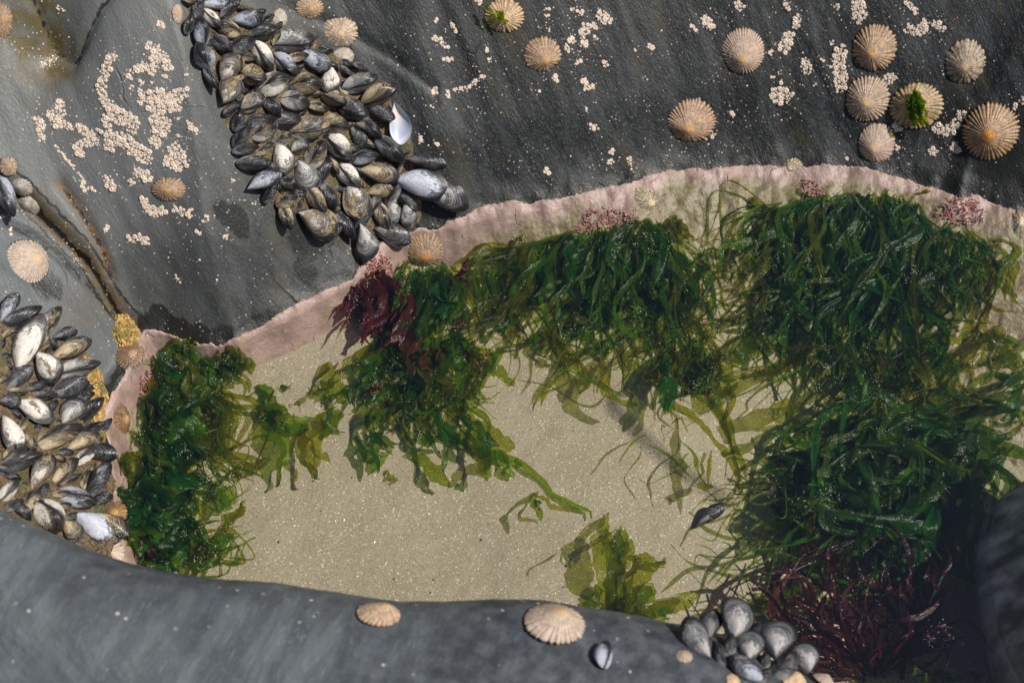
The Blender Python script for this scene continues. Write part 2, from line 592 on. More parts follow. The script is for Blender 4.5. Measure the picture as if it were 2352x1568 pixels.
xs, ys = XX.ravel(), YY.ravel()
cs = crack_side(xs, ys)
dd = DG.ravel()
slab = sstep(-0.002, 0.004, cs) * sstep(-0.18, -0.26, xs) * sstep(-0.01, 0.02, dd)
bulge = np.clip(gauss(xs, ys, on_base([(250, 90)])[0], 0.085, 0.10) * 1.2 + gauss(xs, ys, on_base([(40, 220)])[0], 0.06, 0.10), 0, 1) * (1 - slab)
damp = np.clip(1.0 - np.clip(dd, -0.02, 1) / 0.026, 0, 1) * 0.95


def blob(c, s):
    return gauss(xs, ys, on_base([c])[0], s)


for c, s in (((1075, 158), 0.011), ((1000, 220), 0.008), ((1715, 215), 0.013), ((1780, 325), 0.010), ((550, 520), 0.011), ((520, 510), 0.009),
             ((1590, 315), 0.014), ((1670, 160), 0.01), ((2180, 250), 0.016), ((2080, 300), 0.014), ((2260, 330), 0.022), ((1990, 360), 0.016),
             ((100, 640), 0.014), ((365, 730), 0.010), ((980, 500), 0.030), ((700, 540), 0.02), ((2300, 420), 0.03), ((700, 620), 0.012)):
    damp = np.maximum(damp, 0.75 * blob(c, s))
rust = 0.9 * np.exp(-(cs / 0.005) ** 2) * sstep(-0.18, -0.26, xs) + 1.0 * np.exp(-(seg_dist(xs, ys, CRACK2) / 0.004) ** 2)
rust = np.clip(rust + 0.8 * blob((110, 125), 0.010) + 0.25 * blob((170, 700), 0.012), 0, 1) * sstep(0.0, 0.02, dd)
olive = np.clip(1.2 * blob((90, 110), 0.020) + 0.8 * blob((60, 20), 0.015) + np.exp(-(cs / 0.012) ** 2) * 0.7 * sstep(-0.18, -0.26, xs)
                + 0.5 * np.exp(-(seg_dist(xs, ys, BEDLINE) / 0.03) ** 2), 0, 1) * sstep(0.0, 0.02, dd)
gloss = np.clip(0.8 * blob((140, 80), 0.014) + 0.5 * blob((100, 110), 0.016) + 0.15 * slab + 0.8 * blob((190, 590), 0.008) + 0.5 * blob((1900, 400), .02), 0, 1)
P = np.stack([xs, ys, HG.ravel()], 1)
rock = obj('rock_slope', big_grid('rock_slope', P, len(gy), len(gx), MAT_ROCK,
                                  dict(cdist=cs, sdist=seg_dist(xs, ys, SLABCRACK), c2dist=seg_dist(xs, ys, CRACK2), gdist=seg_dist(xs, ys, GROOVE), hdist=seg_dist(xs, ys, HOLLOW_RIDGE), lefty=sstep(-0.18, -0.26, xs) * sstep(0, 0.01, dd), slab=slab, bulge=bulge, damp=damp, rust=rust, olive=olive, gloss=gloss)), kind='structure',
           label='dark slate rock slope rising from the pool')

sx, sy = np.arange(-0.6, 0.86, 0.0035), np.arange(-0.62, 0.36, 0.0035)
SX, SY = np.meshgrid(sx, sy)
obj('sand', big_grid('sand', np.stack([SX.ravel(), SY.ravel(), sand_h(SX.ravel(), SY.ravel())], 1), len(sy), len(sx), MAT_SAND),
    kind='structure', label='pale sand on the floor of the pool')

wx, wy = np.linspace(-0.58, 0.86, 60), np.linspace(-0.62, 0.38, 40)
WX, WY = np.meshgrid(wx, wy)
obj('water', big_grid('water', np.stack([WX.ravel(), WY.ravel(), 0 * WX.ravel()], 1), len(wy), len(wx), MAT_WATER),
    kind='structure', label='clear still water of the pool')

# coralline crust along the far shore: a thin sheet with a ragged upper edge
SH = np.array(POOL[:len(SHORE) + 1])
LEFT = np.array(POOL[-6:])
line = np.vstack([LEFT, SH])
segl = np.r_[0, np.cumsum(np.hypot(*np.diff(line, axis=0).T))]
NS = 1350
sv_ = np.linspace(0, segl[-1], NS)
lx, ly = np.interp(sv_, segl, line[:, 0]), np.interp(sv_, segl, line[:, 1])
k = np.ones(9) / 9
lxs, lys = np.convolve(np.pad(lx, 4, 'edge'), k, 'valid'), np.convolve(np.pad(ly, 4, 'edge'), k, 'valid')
tx, ty = np.gradient(lxs), np.gradient(lys)
tx, ty = np.convolve(np.pad(tx, 15, 'edge'), np.ones(31) / 31, 'valid'), np.convolve(np.pad(ty, 15, 'edge'), np.ones(31) / 31, 'valid')
ln = np.hypot(tx, ty)
nx_, ny_ = -ty / ln, tx / ln                     # outward (land side)
edge = 0.0032 + 0.0075 * fbm(sv_ * 17, 0 * sv_, 61, 5) + 0.0026 * np.abs(fbm(sv_ * 230, 0 * sv_ + 3, 62, 3))
gap = np.exp(-((sv_ - np.interp(0, [0], [0])) * 0))  # keep full length
rows = np.r_[0.0, 0.0005, 0.0015, np.linspace(0.003, 0.30, 110)]
px_ = lxs[None] + nx_[None] * (edge[None] - rows[:, None])
py_ = lys[None] + ny_[None] * (edge[None] - rows[:, None])
thick = np.array([-0.002, 0.0016, 0.0026] + list(0.0030 - 0.0012 * np.linspace(0, 1, len(rows) - 3)))[:, None]
thick = thick + np.where(np.arange(len(rows))[:, None] > 1, 0.0016 * fbm(px_ * 110, py_ * 110, 63, 4), 0)
pz_ = rock_h(px_, py_) + thick
dep = np.repeat(rows[:, None], NS, 1)
sandyness = sstep(-0.10, 0.02, px_)
obj('coralline_crust', big_grid('coralline_crust', np.stack([px_.ravel(), py_.ravel(), pz_.ravel()], 1), len(rows), NS, MAT_CRUST,
                                dict(depth=dep.ravel(), sandy=sandyness.ravel())),
    label='pink coralline crust lining the waterline under the dark rock', cat='crust')

# foreground ledge: a convex rock swept along its skyline
SKY_X = [-700, -300, 0, 100, 200, 300, 400, 520, 650, 800, 920, 1050, 1150, 1250, 1350, 1450, 1560, 1660, 1760, 1880, 2000, 2200, 2500, 2900]
SKY_Y = [1010, 1080, 1170, 1215, 1260, 1295, 1315, 1330, 1340, 1365, 1382, 1380, 1375, 1378, 1395, 1412, 1432, 1462, 1510, 1562, 1625, 1700, 1780, 1880]
SKY_Z = [0.20, 0.18, 0.165, 0.16, 0.155, 0.15, 0.145, 0.14, 0.135, 0.13, 0.125, 0.12, 0.115, 0.11, 0.105, 0.10, 0.095, 0.09, 0.08, 0.07, 0.06, 0.05, 0.05, 0.05]
cx = np.arange(-700, 2900, 7.0)
cyv = np.interp(cx, SKY_X, SKY_Y)
czv = np.interp(cx, SKY_X, SKY_Z)
kk = np.hanning(15)
kk /= kk.sum()
cyv = np.convolve(np.pad(cyv, 7, 'edge'), kk, 'valid')
czv = np.convolve(np.pad(czv, 7, 'edge'), kk, 'valid')
P0 = at_z(cx, cyv, czv)
RD = rays(cx, cyv)
Zv = np.array((0, 0, 1.0))
NN = Zv[None] - RD * RD[:, 2:3]
NN /= np.linalg.norm(NN, axis=1)[:, None]
# profile: list of (offset along N, offset along -r) per step
prof = []
phi, a_, b_ = 0.0, 0.0, 0.0
ds = 0.003
front = [(0.0, 0.0, 0.0)]
for i in range(200):
    rad = 0.06 if phi < R(48) else 0.42
    if phi > R(78):
        rad = 3.0
    phi += ds / rad
    a_ += -math.sin(phi) * ds
    b_ += math.cos(phi) * ds
    front.append((a_, b_, phi))
back = []
phi, a_, b_ = 0.0, 0.0, 0.0
for i in range(120):
    rad = 0.085
    if phi < -R(50):
        rad = 5.0
    phi -= ds / rad
    a_ -= -math.sin(phi) * ds
    b_ -= math.cos(phi) * ds
    back.append((a_, b_, phi))
prof = back[::-1] + front
AA, BB, PHI = np.array(prof).T
F = P0[None] + NN[None] * AA[:, None, None] - RD[None] * BB[:, None, None]
FN = NN[None] * np.cos(PHI)[:, None, None] - RD[None] * np.sin(PHI)[:, None, None]
arc = (np.arange(len(prof)) - len(back)) * ds
S1, S2 = np.meshgrid(cx * 0.00035, arc)
fd = 0.0045 * fbm(S1 * 6, S2 * 6, 71, 2) * sstep(0.0, 0.10, np.abs(S2)) + 0.0009 * fbm(S1 * 60, S2 * 40, 72, 4)
F = F + FN * fd[..., None]
nr, nc = F.shape[:2]
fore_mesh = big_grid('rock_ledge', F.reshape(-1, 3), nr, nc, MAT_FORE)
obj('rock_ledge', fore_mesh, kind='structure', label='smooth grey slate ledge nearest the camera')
fv = F.reshape(-1, 3)
FORE = BVHTree.FromPolygons([Vector(q) for q in fv], [tuple(f) for f in grid_faces(nr, nc)])


def hit_fore(px, py):
    """point and normal on the ledge; past its skyline the point keeps the depth of the skyline below it"""
    d0 = rays(px, py)[0]
    for k in range(60):
        d = rays(px, py + 4 * k)[0]
        loc, nor, _, _ = FORE.ray_cast(Vector(CAM), Vector(d))
        if loc is not None:
            break
    if nor.dot(Vector(d)) > 0:
        nor = -nor
    loc = np.array(loc)
    if k:
        loc = CAM + d0 * (np.dot(loc - CAM, FWD) / np.dot(d0, FWD))
    return loc, np.array(nor)


# boulder at the right edge, standing in the pool and shading its lower corner
def boulder():
    m = M('boulder_rock')
    Pn = m.obj()
    st = m.noise(m.n('Mapping', {'Vector': Pn, 'Scale': (60.0, 60.0, 14.0), 'Rotation': (0.3, 0.2, 0)}), 1.0, 5.0)
    col = m.mix(m.ramp(st, 0.35, 0.7), (0.08, 0.086, 0.09), (0.34, 0.34, 0.32))
    col = m.mix(m.ramp(m.noise(Pn, 30.0, 4.0), 0.58, 0.68, 0, 0.8), col, (0.24, 0.22, 0.19))
    mat = m.done(m.princ({'Base Color': col, 'Roughness': 0.4, 'Normal': m.bump(st, 0.8, 0.004)}))
    c0 = at_z([2456], [1412], [-0.02])[0]
    nz, na = 46, 72
    V = []
    for i in range(nz):
        t = i / (nz - 1)
        z = -0.14 + 0.36 * t
        w = math.sin(math.pi * min(1, 0.10 + 0.9 * t)) ** 0.55 if t < 1 else 0.02
        rx = (0.062 + 0.06 * t) * w + 0.001
        ry = (0.085 + 0.09 * t) * w + 0.001
        ox = 0.03 * t + 0.20 * max(0.0, t - 0.36)
        oy = 0.0 * t
        for j in range(na):
            a = 2 * math.pi * j / na
            nn = 1 + 0.16 * float(vn(np.array([math.cos(a) * 1.6 + 5]), np.array([math.sin(a) * 1.6 + t * 3]), 81)[0])
            V.append((c0[0] + ox + rx * nn * math.cos(a), c0[1] + oy + ry * nn * math.sin(a), z))
    f = grid_faces(nz, na, True)
    f.append(tuple(range(na))[::-1])
    f.append(tuple((nz - 1) * na + j for j in range(na)))
    obj('boulder', mesh('boulder', V, f, mat), label='dark rounded boulder standing in the water at right edge', cat='boulder')


boulder()
# ---------------------------------------------------------------- zoomed views used to read positions off the photograph
VIEWS = {'A': (0, 0, 2.24), 'B': (700, 0, 2.24), 'E': (800, 500, 2.138), 'F': (1700, 0, 1.96), 'G': (2800, 0, 1.815), 'L': (0, 600, 2.24),
         'I': (0, 1150, 2.614), 'J': (0, 1600, 2.24), 'K': (1200, 900, 2.24), 'N': (2000, 600, 2.09), 'O': (2900, 600, 1.96),
         'Q': (2600, 2400, 2.94), 'S': (1200, 2200, 1.568), 'T': (2700, 1950, 1.685), 'U': (1800, 1350, 1.845), 'W': (0, 2000, 1.809)}
K41 = PW / 4096.0


def V2P(v, x, y):
    a, b, s = VIEWS[v]
    return (a + x / s) * K41, (b + y / s) * K41


def VS(v):
    return K41 / VIEWS[v][2]


def img_frame(n, ang):
    """unit vector lying in the tangent plane of n that runs at image angle ang"""
    n = Vector(n)
    v = Vector(RGT) * math.cos(ang) + Vector(UPV) * math.sin(ang)
    f = Vector(FWD)
    kf = -v.dot(n) / min(f.dot(n), -0.35)
    v = v + f * max(-1.2, min(1.2, kf))
    v = v - n * v.dot(n)
    return v.normalized()


# ---------------------------------------------------------------- mussels
def outline(s, var=0):
    w = np.sin(np.pi * np.clip(s, 1e-4, 1 - 1e-4) ** (1.35 + 0.15 * var)) ** 0.62
    mid = 0.10 * np.sin(np.pi * s) - 0.06
    return w * 0.5, mid


def valve_mesh(name, side, var, inner=False):
    nu, nv = 22, 15
    V, UV = [], []
    ss = 0.5 - 0.5 * np.cos(np.linspace(0, math.pi, nu))
    for s in ss:
        w, mid = outline(np.array(s), var)
        T = float(np.sin(np.pi * min(max(s, 1e-4), 1 - 1e-4) ** 0.80) ** 0.72) * 0.5
        for v in np.linspace(-1, 1, nv):
            v2 = math.copysign(abs(v) ** 0.85, v)
            z = T * (1 - abs(v2) ** 2.0) ** 0.86
            y = float(mid + w * v2)
            # growth coordinate: scale of the nested outline through this point
            lo, hi = s, 1.0
            for _ in range(12):
                g = (lo + hi) / 2
                wg, mg = outline(np.array(min(1.0, s / g)), var)
                if abs(y / g - mg) > wg:
                    lo = g
                else:
                    hi = g
            V.append((s - 0.5, y, side * (z + 0.012)))
            UV.append((max(hi, s), v * 0.5 + 0.5))
    f = grid_faces(nu, nv)
    if side < 0:
        f = [q[::-1] for q in f]
    if inner:
        base = len(V)
        V += [(x * 0.97, y * 0.95, z - side * 0.05) for x, y, z in V]
        UV += UV
        f += [tuple(base + i for i in q[::-1]) for q in f]
    return mesh(name, V, f, None, True, UV)


def mussel_mat(name, base, base2, worn, wornc, crust, wet=0.30, stripes=0.5):
    m = M(name)
    uv = m.n('UVMap')
    g = m.n('SeparateXYZ', {0: uv}, out=0)
    vv = m.n('SeparateXYZ', {0: uv}, out=1)
    O = m.obj()
    rnd = m.n('ObjectInfo', out=5)
    off = m.n('VectorMath', {0: O, 1: m.xyz(m.mul(rnd, 37.0), m.mul(rnd, 19.0), m.mul(rnd, 53.0))}, operation='ADD')
    ring = m.noise(m.xyz(m.mul(g, 24.0), m.mul(vv, 1.2), m.mul(rnd, 40.0)), 1.0, 4.0, 0.7)
    ringf = m.noise(m.xyz(m.mul(g, 70.0), m.mul(vv, 2.5), m.mul(rnd, 40.0)), 1.0, 2.0, 0.6)
    n1 = m.noise(off, 3.2, 4.0, 0.6)
    n2 = m.noise(off, 14.0, 4.0, 0.65)
    col = m.mix(m.ramp(ring, 0.44, 0.56), base, base2)
    col = m.mix(m.ramp(ringf, 0.52, 0.59, 0.0, stripes), col, tuple(0.65 * a + 0.10 for a in wornc))
    wm = m.ramp(m.add(g, m.add(m.mul(m.add(n1, -0.5), 0.9), m.mul(m.add(n2, -0.5), 0.45))), worn + 0.05, worn - 0.05)
    wc = m.mix(m.ramp(n2, 0.3, 0.7), wornc, tuple(min(1, c * 0.62) for c in wornc))
    wc = m.mix(m.ramp(ring, 0.55, 0.7, 0, 0.5), wc, tuple(c * 0.45 for c in wornc))
    col = m.mix(m.mul(wm, 0.92), col, wc)
    cn = m.noise(off, 2.4, 3.0, 0.6)
    gr = m.noise(off, 34.0, 3.0, 0.7)
    cm = m.ramp(m.add(cn, m.mul(m.add(gr, -0.5), 0.35)), 0.86 - 0.55 * crust, 0.93 - 0.55 * crust)
    cc = m.mix(m.ramp(gr, 0.35, 0.65), (0.10, 0.068, 0.030), (0.44, 0.33, 0.20))
    cc = m.mix(m.ramp(m.noise(off, 6.0), 0.55, 0.7, 0, 0.6), cc, (0.08, 0.085, 0.02))
    col = m.mix(m.ramp(m.add(g, m.mul(m.add(ring, -0.5), 0.12)), 0.76, 0.92, 0.0, 0.93), col, (0.007, 0.007, 0.009))
    col = m.mix(cm, col, cc)
    rough = m.n('MapRange', {'Value': m.n('Math', {0: cm, 1: m.mul(wm, 0.7)}, operation='MAXIMUM'), 'To Min': wet, 'To Max': 0.7})
    hgt = m.add(m.add(m.mul(ring, 0.5), m.mul(ringf, 0.3)), m.mul(cm, m.add(0.4, m.mul(gr, 1.2))))
    nrm = m.bump(hgt, 0.9, 0.0016)
    return m.done(m.princ({'Base Color': col, 'Roughness': rough, 'Normal': nrm, 'Specular IOR Level': 0.5}))


MM = {
    'k': mussel_mat('mussel_black', (0.007, 0.008, 0.011), (0.026, 0.026, 0.030), 0.40, (0.17, 0.165, 0.165), 0.26, 0.20, 0.35),
    'b': mussel_mat('mussel_blue', (0.012, 0.014, 0.022), (0.08, 0.085, 0.115), 0.60, (0.36, 0.375, 0.43), 0.36, 0.24, 0.65),
    'w': mussel_mat('mussel_white', (0.018, 0.017, 0.015), (0.17, 0.155, 0.13), 0.74, (0.66, 0.61, 0.54), 0.45, 0.30, 0.65),
    'o': mussel_mat('mussel_olive', (0.024, 0.016, 0.009), (0.12, 0.085, 0.04), 0.52, (0.43, 0.34, 0.21), 0.42, 0.22, 0.65),
    's': mussel_mat('mussel_sandy', (0.012, 0.012, 0.014), (0.10, 0.09, 0.07), 0.50, (0.50, 0.46, 0.41), 0.62, 0.28, 0.5),
    'g': mussel_mat('mussel_grey', (0.035, 0.035, 0.040), (0.11, 0.105, 0.10), 0.48, (0.44, 0.42, 0.40), 0.32, 0.26, 0.6),
    'p': mussel_mat('mussel_pale', (0.05, 0.052, 0.065), (0.14, 0.14, 0.16), 0.78, (0.46, 0.48, 0.55), 0.16, 0.3, 0.35),
}


def margin_mesh(var):
    ss = 0.5 - 0.5 * np.cos(np.linspace(0, math.pi, 26))
    w, mid = outline(ss, var)
    rim = [(s - 0.5, float(b + a)) for s, a, b in zip(ss, w, mid)] + [(s - 0.5, float(b - a)) for s, a, b in zip(ss[::-1], w[::-1], mid[::-1])]
    n = len(rim)
    V = [(x * 1.002, y * 1.008, z) for z in (-0.02, 0.02) for x, y in rim]
    f = [tuple(range(n))[::-1], tuple(range(n, 2 * n))] + [(j, (j + 1) % n, n + (j + 1) % n, n + j) for j in range(n)]
    return mesh('margin', V, f, MAT_MARGIN, False)


m = M('shell_margin')
MAT_MARGIN = m.done(m.princ({'Base Color': m.mix(m.noise(m.obj(), 9.0, 3.0), (0.006, 0.006, 0.009), (0.030, 0.022, 0.016)), 'Roughness': 0.45}))
MARGINS = [margin_mesh(vr) for vr in (0, 1, 2)]
MM['h'] = mussel_mat('mussel_dusky', (0.018, 0.020, 0.026), (0.085, 0.085, 0.092), 0.46, (0.36, 0.34, 0.33), 0.2, 0.24, 0.5)
VALVES = [[valve_mesh('valve', sd, vr) for sd in (1, -1)] for vr in (0, 1, 2)]
for row in VALVES:
    for q in row:
        q.materials.append(MM['k'])

STYLE_WORDS = {'k': 'glossy blue-black mussel', 'b': 'lilac-blue worn mussel', 'w': 'whitish worn mussel', 'o': 'olive-brown mussel',
               's': 'mussel crusted with sandy barnacles', 'g': 'dull grey mussel', 'h': 'dusky grey rounded mussel', 'p': 'large pale blue mussel'}

# view, x, y, image angle (umbo to tip), length, width, style, e = seam upward / f = lying flat
UPPER = [
    ('B', 340, 45, 10, 290, 120, 'b', 'f'), ('B', 465, 90, 55, 240, 105, 'k', 'e'), ('B', 175, 60, 70, 150, 90, 'k', 'e'), ('B', 165, 145, 40, 130, 95, 'k', 'f'),
    ('B', 300, 185, -50, 200, 105, 'w', 'e'), ('B', 95, 225, 80, 180, 85, 'k', 'e'), ('B', 210, 300, 95, 230, 140, 'b', 'e'), ('B', 440, 265, 170, 220, 145, 'o', 'e'),
    ('B', 610, 180, 5, 270, 155, 'b', 'f'), ('B', 770, 295, 25, 250, 140, 'k', 'e'), ('B', 380, 425, -45, 190, 130, 'k', 'e'), ('B', 570, 410, 25, 230, 155, 'k', 'e'),
    ('B', 1020, 375, 15, 350, 195, 'g', 'e'), ('B', 220, 510, 120, 230, 165, 'b', 'e'), ('B', 760, 510, -60, 270, 155, 'w', 'e'), ('B', 440, 615, 60, 250, 185, 's', 'f'),
    ('B', 960, 580, -40, 240, 145, 'b', 'e'), ('B', 1220, 545, -25, 340, 160, 'b', 'f'), ('B', 295, 700, -70, 210, 90, 'k', 'e'), ('B', 660, 690, -10, 210, 175, 'o', 'e'),
    ('B', 450, 820, 60, 240, 190, 's', 'f'), ('B', 1370, 705, -95, 230, 165, 'w', 'f'), ('B', 850, 755, 30, 290, 190, 'w', 'e'), ('B', 1160, 755, 5, 250, 175, 'o', 'e'),
    ('B', 1640, 740, 25, 300, 155, 'g', 'e'), ('B', 1400, 880, -20, 230, 130, 'o', 'e'), ('B', 1820, 840, 30, 330, 175, 'o', 'e'), ('B', 650, 930, 40, 230, 155, 's', 'e'),
    ('B', 840, 965, -60, 220, 125, 'k', 'e'), ('B', 1050, 910, -10, 240, 165, 'g', 'e'), ('B', 480, 980, 45, 170, 80, 'k', 'e'), ('B', 540, 1080, 75, 190, 105, 'k', 'e'),
    ('B', 1255, 960, -15, 180, 90, 'o', 'e'), ('B', 1590, 985, -10, 240, 175, 'k', 'e'), ('B', 1840, 1015, -15, 240, 140, 'k', 'e'), ('B', 725, 1090, 15, 280, 115, 'k', 'e'),
    ('B', 965, 1090, 15, 240, 150, 'k', 'e'), ('B', 1410, 1110, 0, 210, 160, 'o', 'e'), ('B', 1170, 1150, 15, 330, 200, 's', 'e'), ('B', 760, 1185, 30, 230, 155, 's', 'e'),
    ('B', 570, 1230, 60, 220, 115, 'k', 'e'), ('B', 920, 1250, 40, 180, 125, 's', 'e'), ('B', 1620, 1225, -60, 240, 125, 'k', 'f'), ('B', 1740, 1145, -40, 230, 115, 'k', 'e'),
    ('B', 610, 1335, 15, 220, 95, 'k', 'e'), ('B', 770, 1335, 35, 180, 95, 'o', 'e'), ('B', 1085, 1320, 40, 170, 115, 'g', 'e'), ('B', 1440, 1310, -45, 280, 175, 'w', 'e'),
    ('B', 1230, 1390, 60, 280, 165, 's', 'e'), ('B', 930, 1420, -80, 280, 185, 'w', 'f'), ('B', 1910, 1330, -40, 310, 155, 'k', 'e'), ('B', 1680, 1400, 15, 240, 125, 'b', 'e'),
    ('B', 680, 1460, 5, 280, 125, 'k', 'e'), ('B', 1520, 640, -30, 130, 70, 'k', 'e'), ('B', 1660, 600, -30, 140, 60, 'k', 'e'), ('B', 1000, 690, 20, 130, 70, 'k', 'e'),
    ('E', 1940, 295, -8, 310, 135, 'k', 'f'), ('E', 2080, 590, -22, 400, 225, 'g', 'f'), ('E', 1900, 490, -12, 440, 235, 'p', 'f'),
    ('E', 520, 470, 30, 290, 145, 'b', 'f'), ('E', 865, 440, -68, 270, 200, 'g', 'f'), ('E', 1020, 400, 75, 230, 125, 'k', 'e'), ('E', 1240, 430, -50, 250, 145, 'w', 'e'),
    ('E', 1520, 400, -10, 310, 165, 'o', 'f'), ('E', 1520, 555, 10, 230, 135, 'o', 'f'), ('E', 580, 580, 60, 180, 85, 'k', 'e'), ('E', 720, 640, 30, 180, 125, 'o', 'e'),
    ('E', 720, 780, -75, 210, 105, 'o', 'e'), ('E', 950, 650, -60, 270, 125, 'o', 'e'), ('E', 1070, 610, -75, 250, 125, 'k', 'e'), ('E', 1280, 640, -78, 300, 225, 's', 'f'),
    ('E', 980, 830, -32, 330, 235, 's', 'f'), ('E', 1210, 850, -60, 290, 115, 'k', 'e'), ('E', 1350, 800, 60, 260, 135, 'k', 'e'), ('E', 1470, 680, 60, 180, 110, 'g', 'e'),
    ('E', 1640, 590, 62, 240, 95, 'g', 'e'), ('E', 1540, 790, -70, 260, 125, 'o', 'e'), ('E', 1650, 740, -70, 190, 140, 'g', 'f'), ('E', 1760, 760, -80, 190, 145, 'g', 'f'),
    ('E', 1770, 650, -40, 210, 95, 'k', 'e'), ('E', 1390, 1010, -78, 290, 185, 'g', 'f'), ('E', 1620, 950, -20, 300, 175, 'k', 'f'), ('E', 1130, 920, 60, 170, 85, 'k', 'e'),
    ('E', 1790, 860, -10, 150, 75, 'o', 'e'), ('E', 740, 500, -30, 160, 115, 'k', 'e'), ('E', 1230, 300, 20, 160, 90, 'k', 'e'), ('E', 1330, 500, -60, 170, 90, 'o', 'e'),
    ('E', 1700, 330, 75, 190, 60, 'o', 'e'),
]
LOWER = [
    ('L', 40, 400, -72, 380, 150, 'b', 'e'),
    ('I', 65, 220, 65, 320, 140, 'b', 'f'), ('I', 200, 320, 35, 410, 155, 'k', 'e'), ('I', 500, 355, 65, 300, 155, 's', 'e'), ('I', 250, 610, 75, 600, 265, 'w', 'f'),
    ('I', 650, 490, 20, 240, 115, 'k', 'f'), ('I', 690, 650, 30, 430, 175, 'o', 'f'), ('I', 770, 850, 18, 410, 175, 'g', 'e'), ('I', 440, 840, -60, 340, 245, 'w', 'f'),
    ('I', 160, 970, 50, 330, 165, 'k', 'f'), ('I', 350, 1040, 10, 220, 90, 'k', 'e'), ('I', 680, 1070, 25, 390, 195, 'k', 'f'), ('I', 860, 1150, 20, 170, 100, 'k', 'e'),
    ('I', 60, 1230, 0, 210, 160, 'k', 'f'), ('I', 310, 1330, -35, 380, 225, 'w', 'f'), ('I', 490, 1290, 65, 210, 95, 'k', 'e'), ('I', 700, 1330, 60, 310, 205, 'g', 'f'),
    ('I', 940, 1310, 45, 340, 155, 'k', 'e'), ('J', 70, 350, -65, 340, 230, 'w', 'f'), ('J', 450, 370, 22, 460, 175, 'o', 'e'), ('J', 690, 410, 30, 330, 135, 'o', 'f'),
    ('J', 830, 300, 20, 260, 105, 'k', 'e'), ('J', 930, 260, 60, 160, 75, 'k', 'e'), ('J', 900, 500, -5, 310, 155, 'k', 'f'), ('J', 730, 540, 40, 230, 105, 'w', 'e'),
    ('J', 160, 580, 15, 320, 145, 'k', 'e'), ('J', 320, 680, 68, 350, 175, 's', 'f'), ('J', 540, 680, 62, 320, 135, 'o', 'e'), ('J', 890, 770, 55, 360, 155, 'k', 'e'),
    ('J', 50, 840, 60, 230, 115, 'w', 'e'), ('J', 240, 930, 60, 220, 125, 'o', 'e'), ('J', 640, 920, -30, 310, 165, 'b', 'e'), ('J', 400, 1080, -60, 310, 235, 'w', 'e'),
    ('J', 1010, 1130, -32, 330, 155, 'o', 'f'), ('J', 810, 1170, -40, 430, 235, 'p', 'f'), ('J', 590, 1200, -50, 220, 160, 'o', 'f'), ('J', 930, 910, 20, 190, 105, 'k', 'e'),
    ('J', 620, 730, 30, 140, 60, 'k', 'e'), ('J', 850, 380, 15, 160, 70, 'o', 'e'), ('J', 170, 1020, -50, 200, 100, 'k', 'e'), ('J', 90, 980, 30, 170, 90, 'k', 'e'),
]
FORE_M = [
    ('Q', 700, 330, 65, 330, 180, 'k', 'f'), ('Q', 530, 500, 125, 390, 240, 'h', 'f'), ('Q', 980, 310, 58, 500, 330, 'h', 'f'), ('Q', 1450, 545, 66, 400, 330, 'h', 'f'),
    ('Q', 1130, 610, 70, 330, 280, 'h', 'f'), ('Q', 1800, 740, 85, 300, 260, 'h', 'f'), ('Q', 1110, 830, 160, 370, 185, 'b', 'e'), ('Q', 1560, 830, 28, 340, 195, 'k', 'e'),
    ('Q', 800, 650, 120, 230, 120, 'k', 'e'), ('Q', 1340, 740, 70, 200, 95, 'k', 'e'), ('Q', 1320, 920, 20, 240, 120, 'k', 'e'), ('Q', 920, 560, 70, 220, 120, 'k', 'e'), ('Q', 1240, 420, 60, 220, 120, 'k', 'e'), ('Q', 1600, 680, 40, 220, 110, 'k', 'e'), ('Q', 680, 560, 110, 200, 100, 'k', 'e'),
    ('S', 1895, 680, 88, 160, 112, 'p', 'e'),
]
MUSSEL_XY = []
ORD = ['uppermost'] + [w + ' from top' for w in 'second third fourth fifth sixth seventh eighth ninth tenth eleventh twelfth thirteenth fourteenth fifteenth sixteenth seventeenth eighteenth nineteenth twentieth'.split()] + ['lowest']
STYLE_WORDS['q'] = 'small dark wedged mussel'
MM['q'] = MM['k']


def fillers(lst, poly, n, view, smin, smax):
    have = [(*V2P(e[0], e[1], e[2]), (e[4] + e[5]) * 0.25 * VS(e[0])) for e in lst]
    xs_, ys_ = [a for a, b in poly], [b for a, b in poly]
    a0, b0, sc = VIEWS[view]
    out = []
    for _ in range(n * 60):
        if len(out) >= n:
            break
        x, y = random.uniform(min(xs_), max(xs_)), random.uniform(min(ys_), max(ys_))
        if not bool(inside(np.array([x]), np.array([y]), poly)[0]):
            continue
        if (x - 920) ** 2 + (y - 290) ** 2 < 50 ** 2:
            continue
        r = random.uniform(smin, smax)
        if all((x - a) ** 2 + (y - b) ** 2 > (0.72 * (r * 0.75 + c)) ** 2 for a, b, c in have):
            have.append((x, y, r * 0.75))
            zx, zy = (x / K41 - a0) * sc, (y / K41 - b0) * sc
            ln2 = 2 * r / VS(view)
            out.append((view, zx, zy, random.uniform(-80, 80), ln2, ln2 * random.uniform(0.40, 0.52), random.choice('qqqo'), 'e'))
    return out


UPPER += fillers(UPPER, [(425, 0), (545, 0), (640, 60), (720, 95), (880, 195), (925, 300), (940, 380), (960, 470), (900, 560), (800, 530), (720, 500), (640, 470), (590, 400), (530, 300), (490, 210), (445, 120)], 78, 'B', 15, 27)
LOWER += fillers(LOWER, [(0, 715), (40, 725), (110, 775), (170, 790), (190, 860), (200, 930), (230, 1000), (255, 1090), (265, 1180), (230, 1240), (100, 1190), (0, 1150)], 44, 'J', 16, 32)
sed_pts = {'u': [], 'l': []}


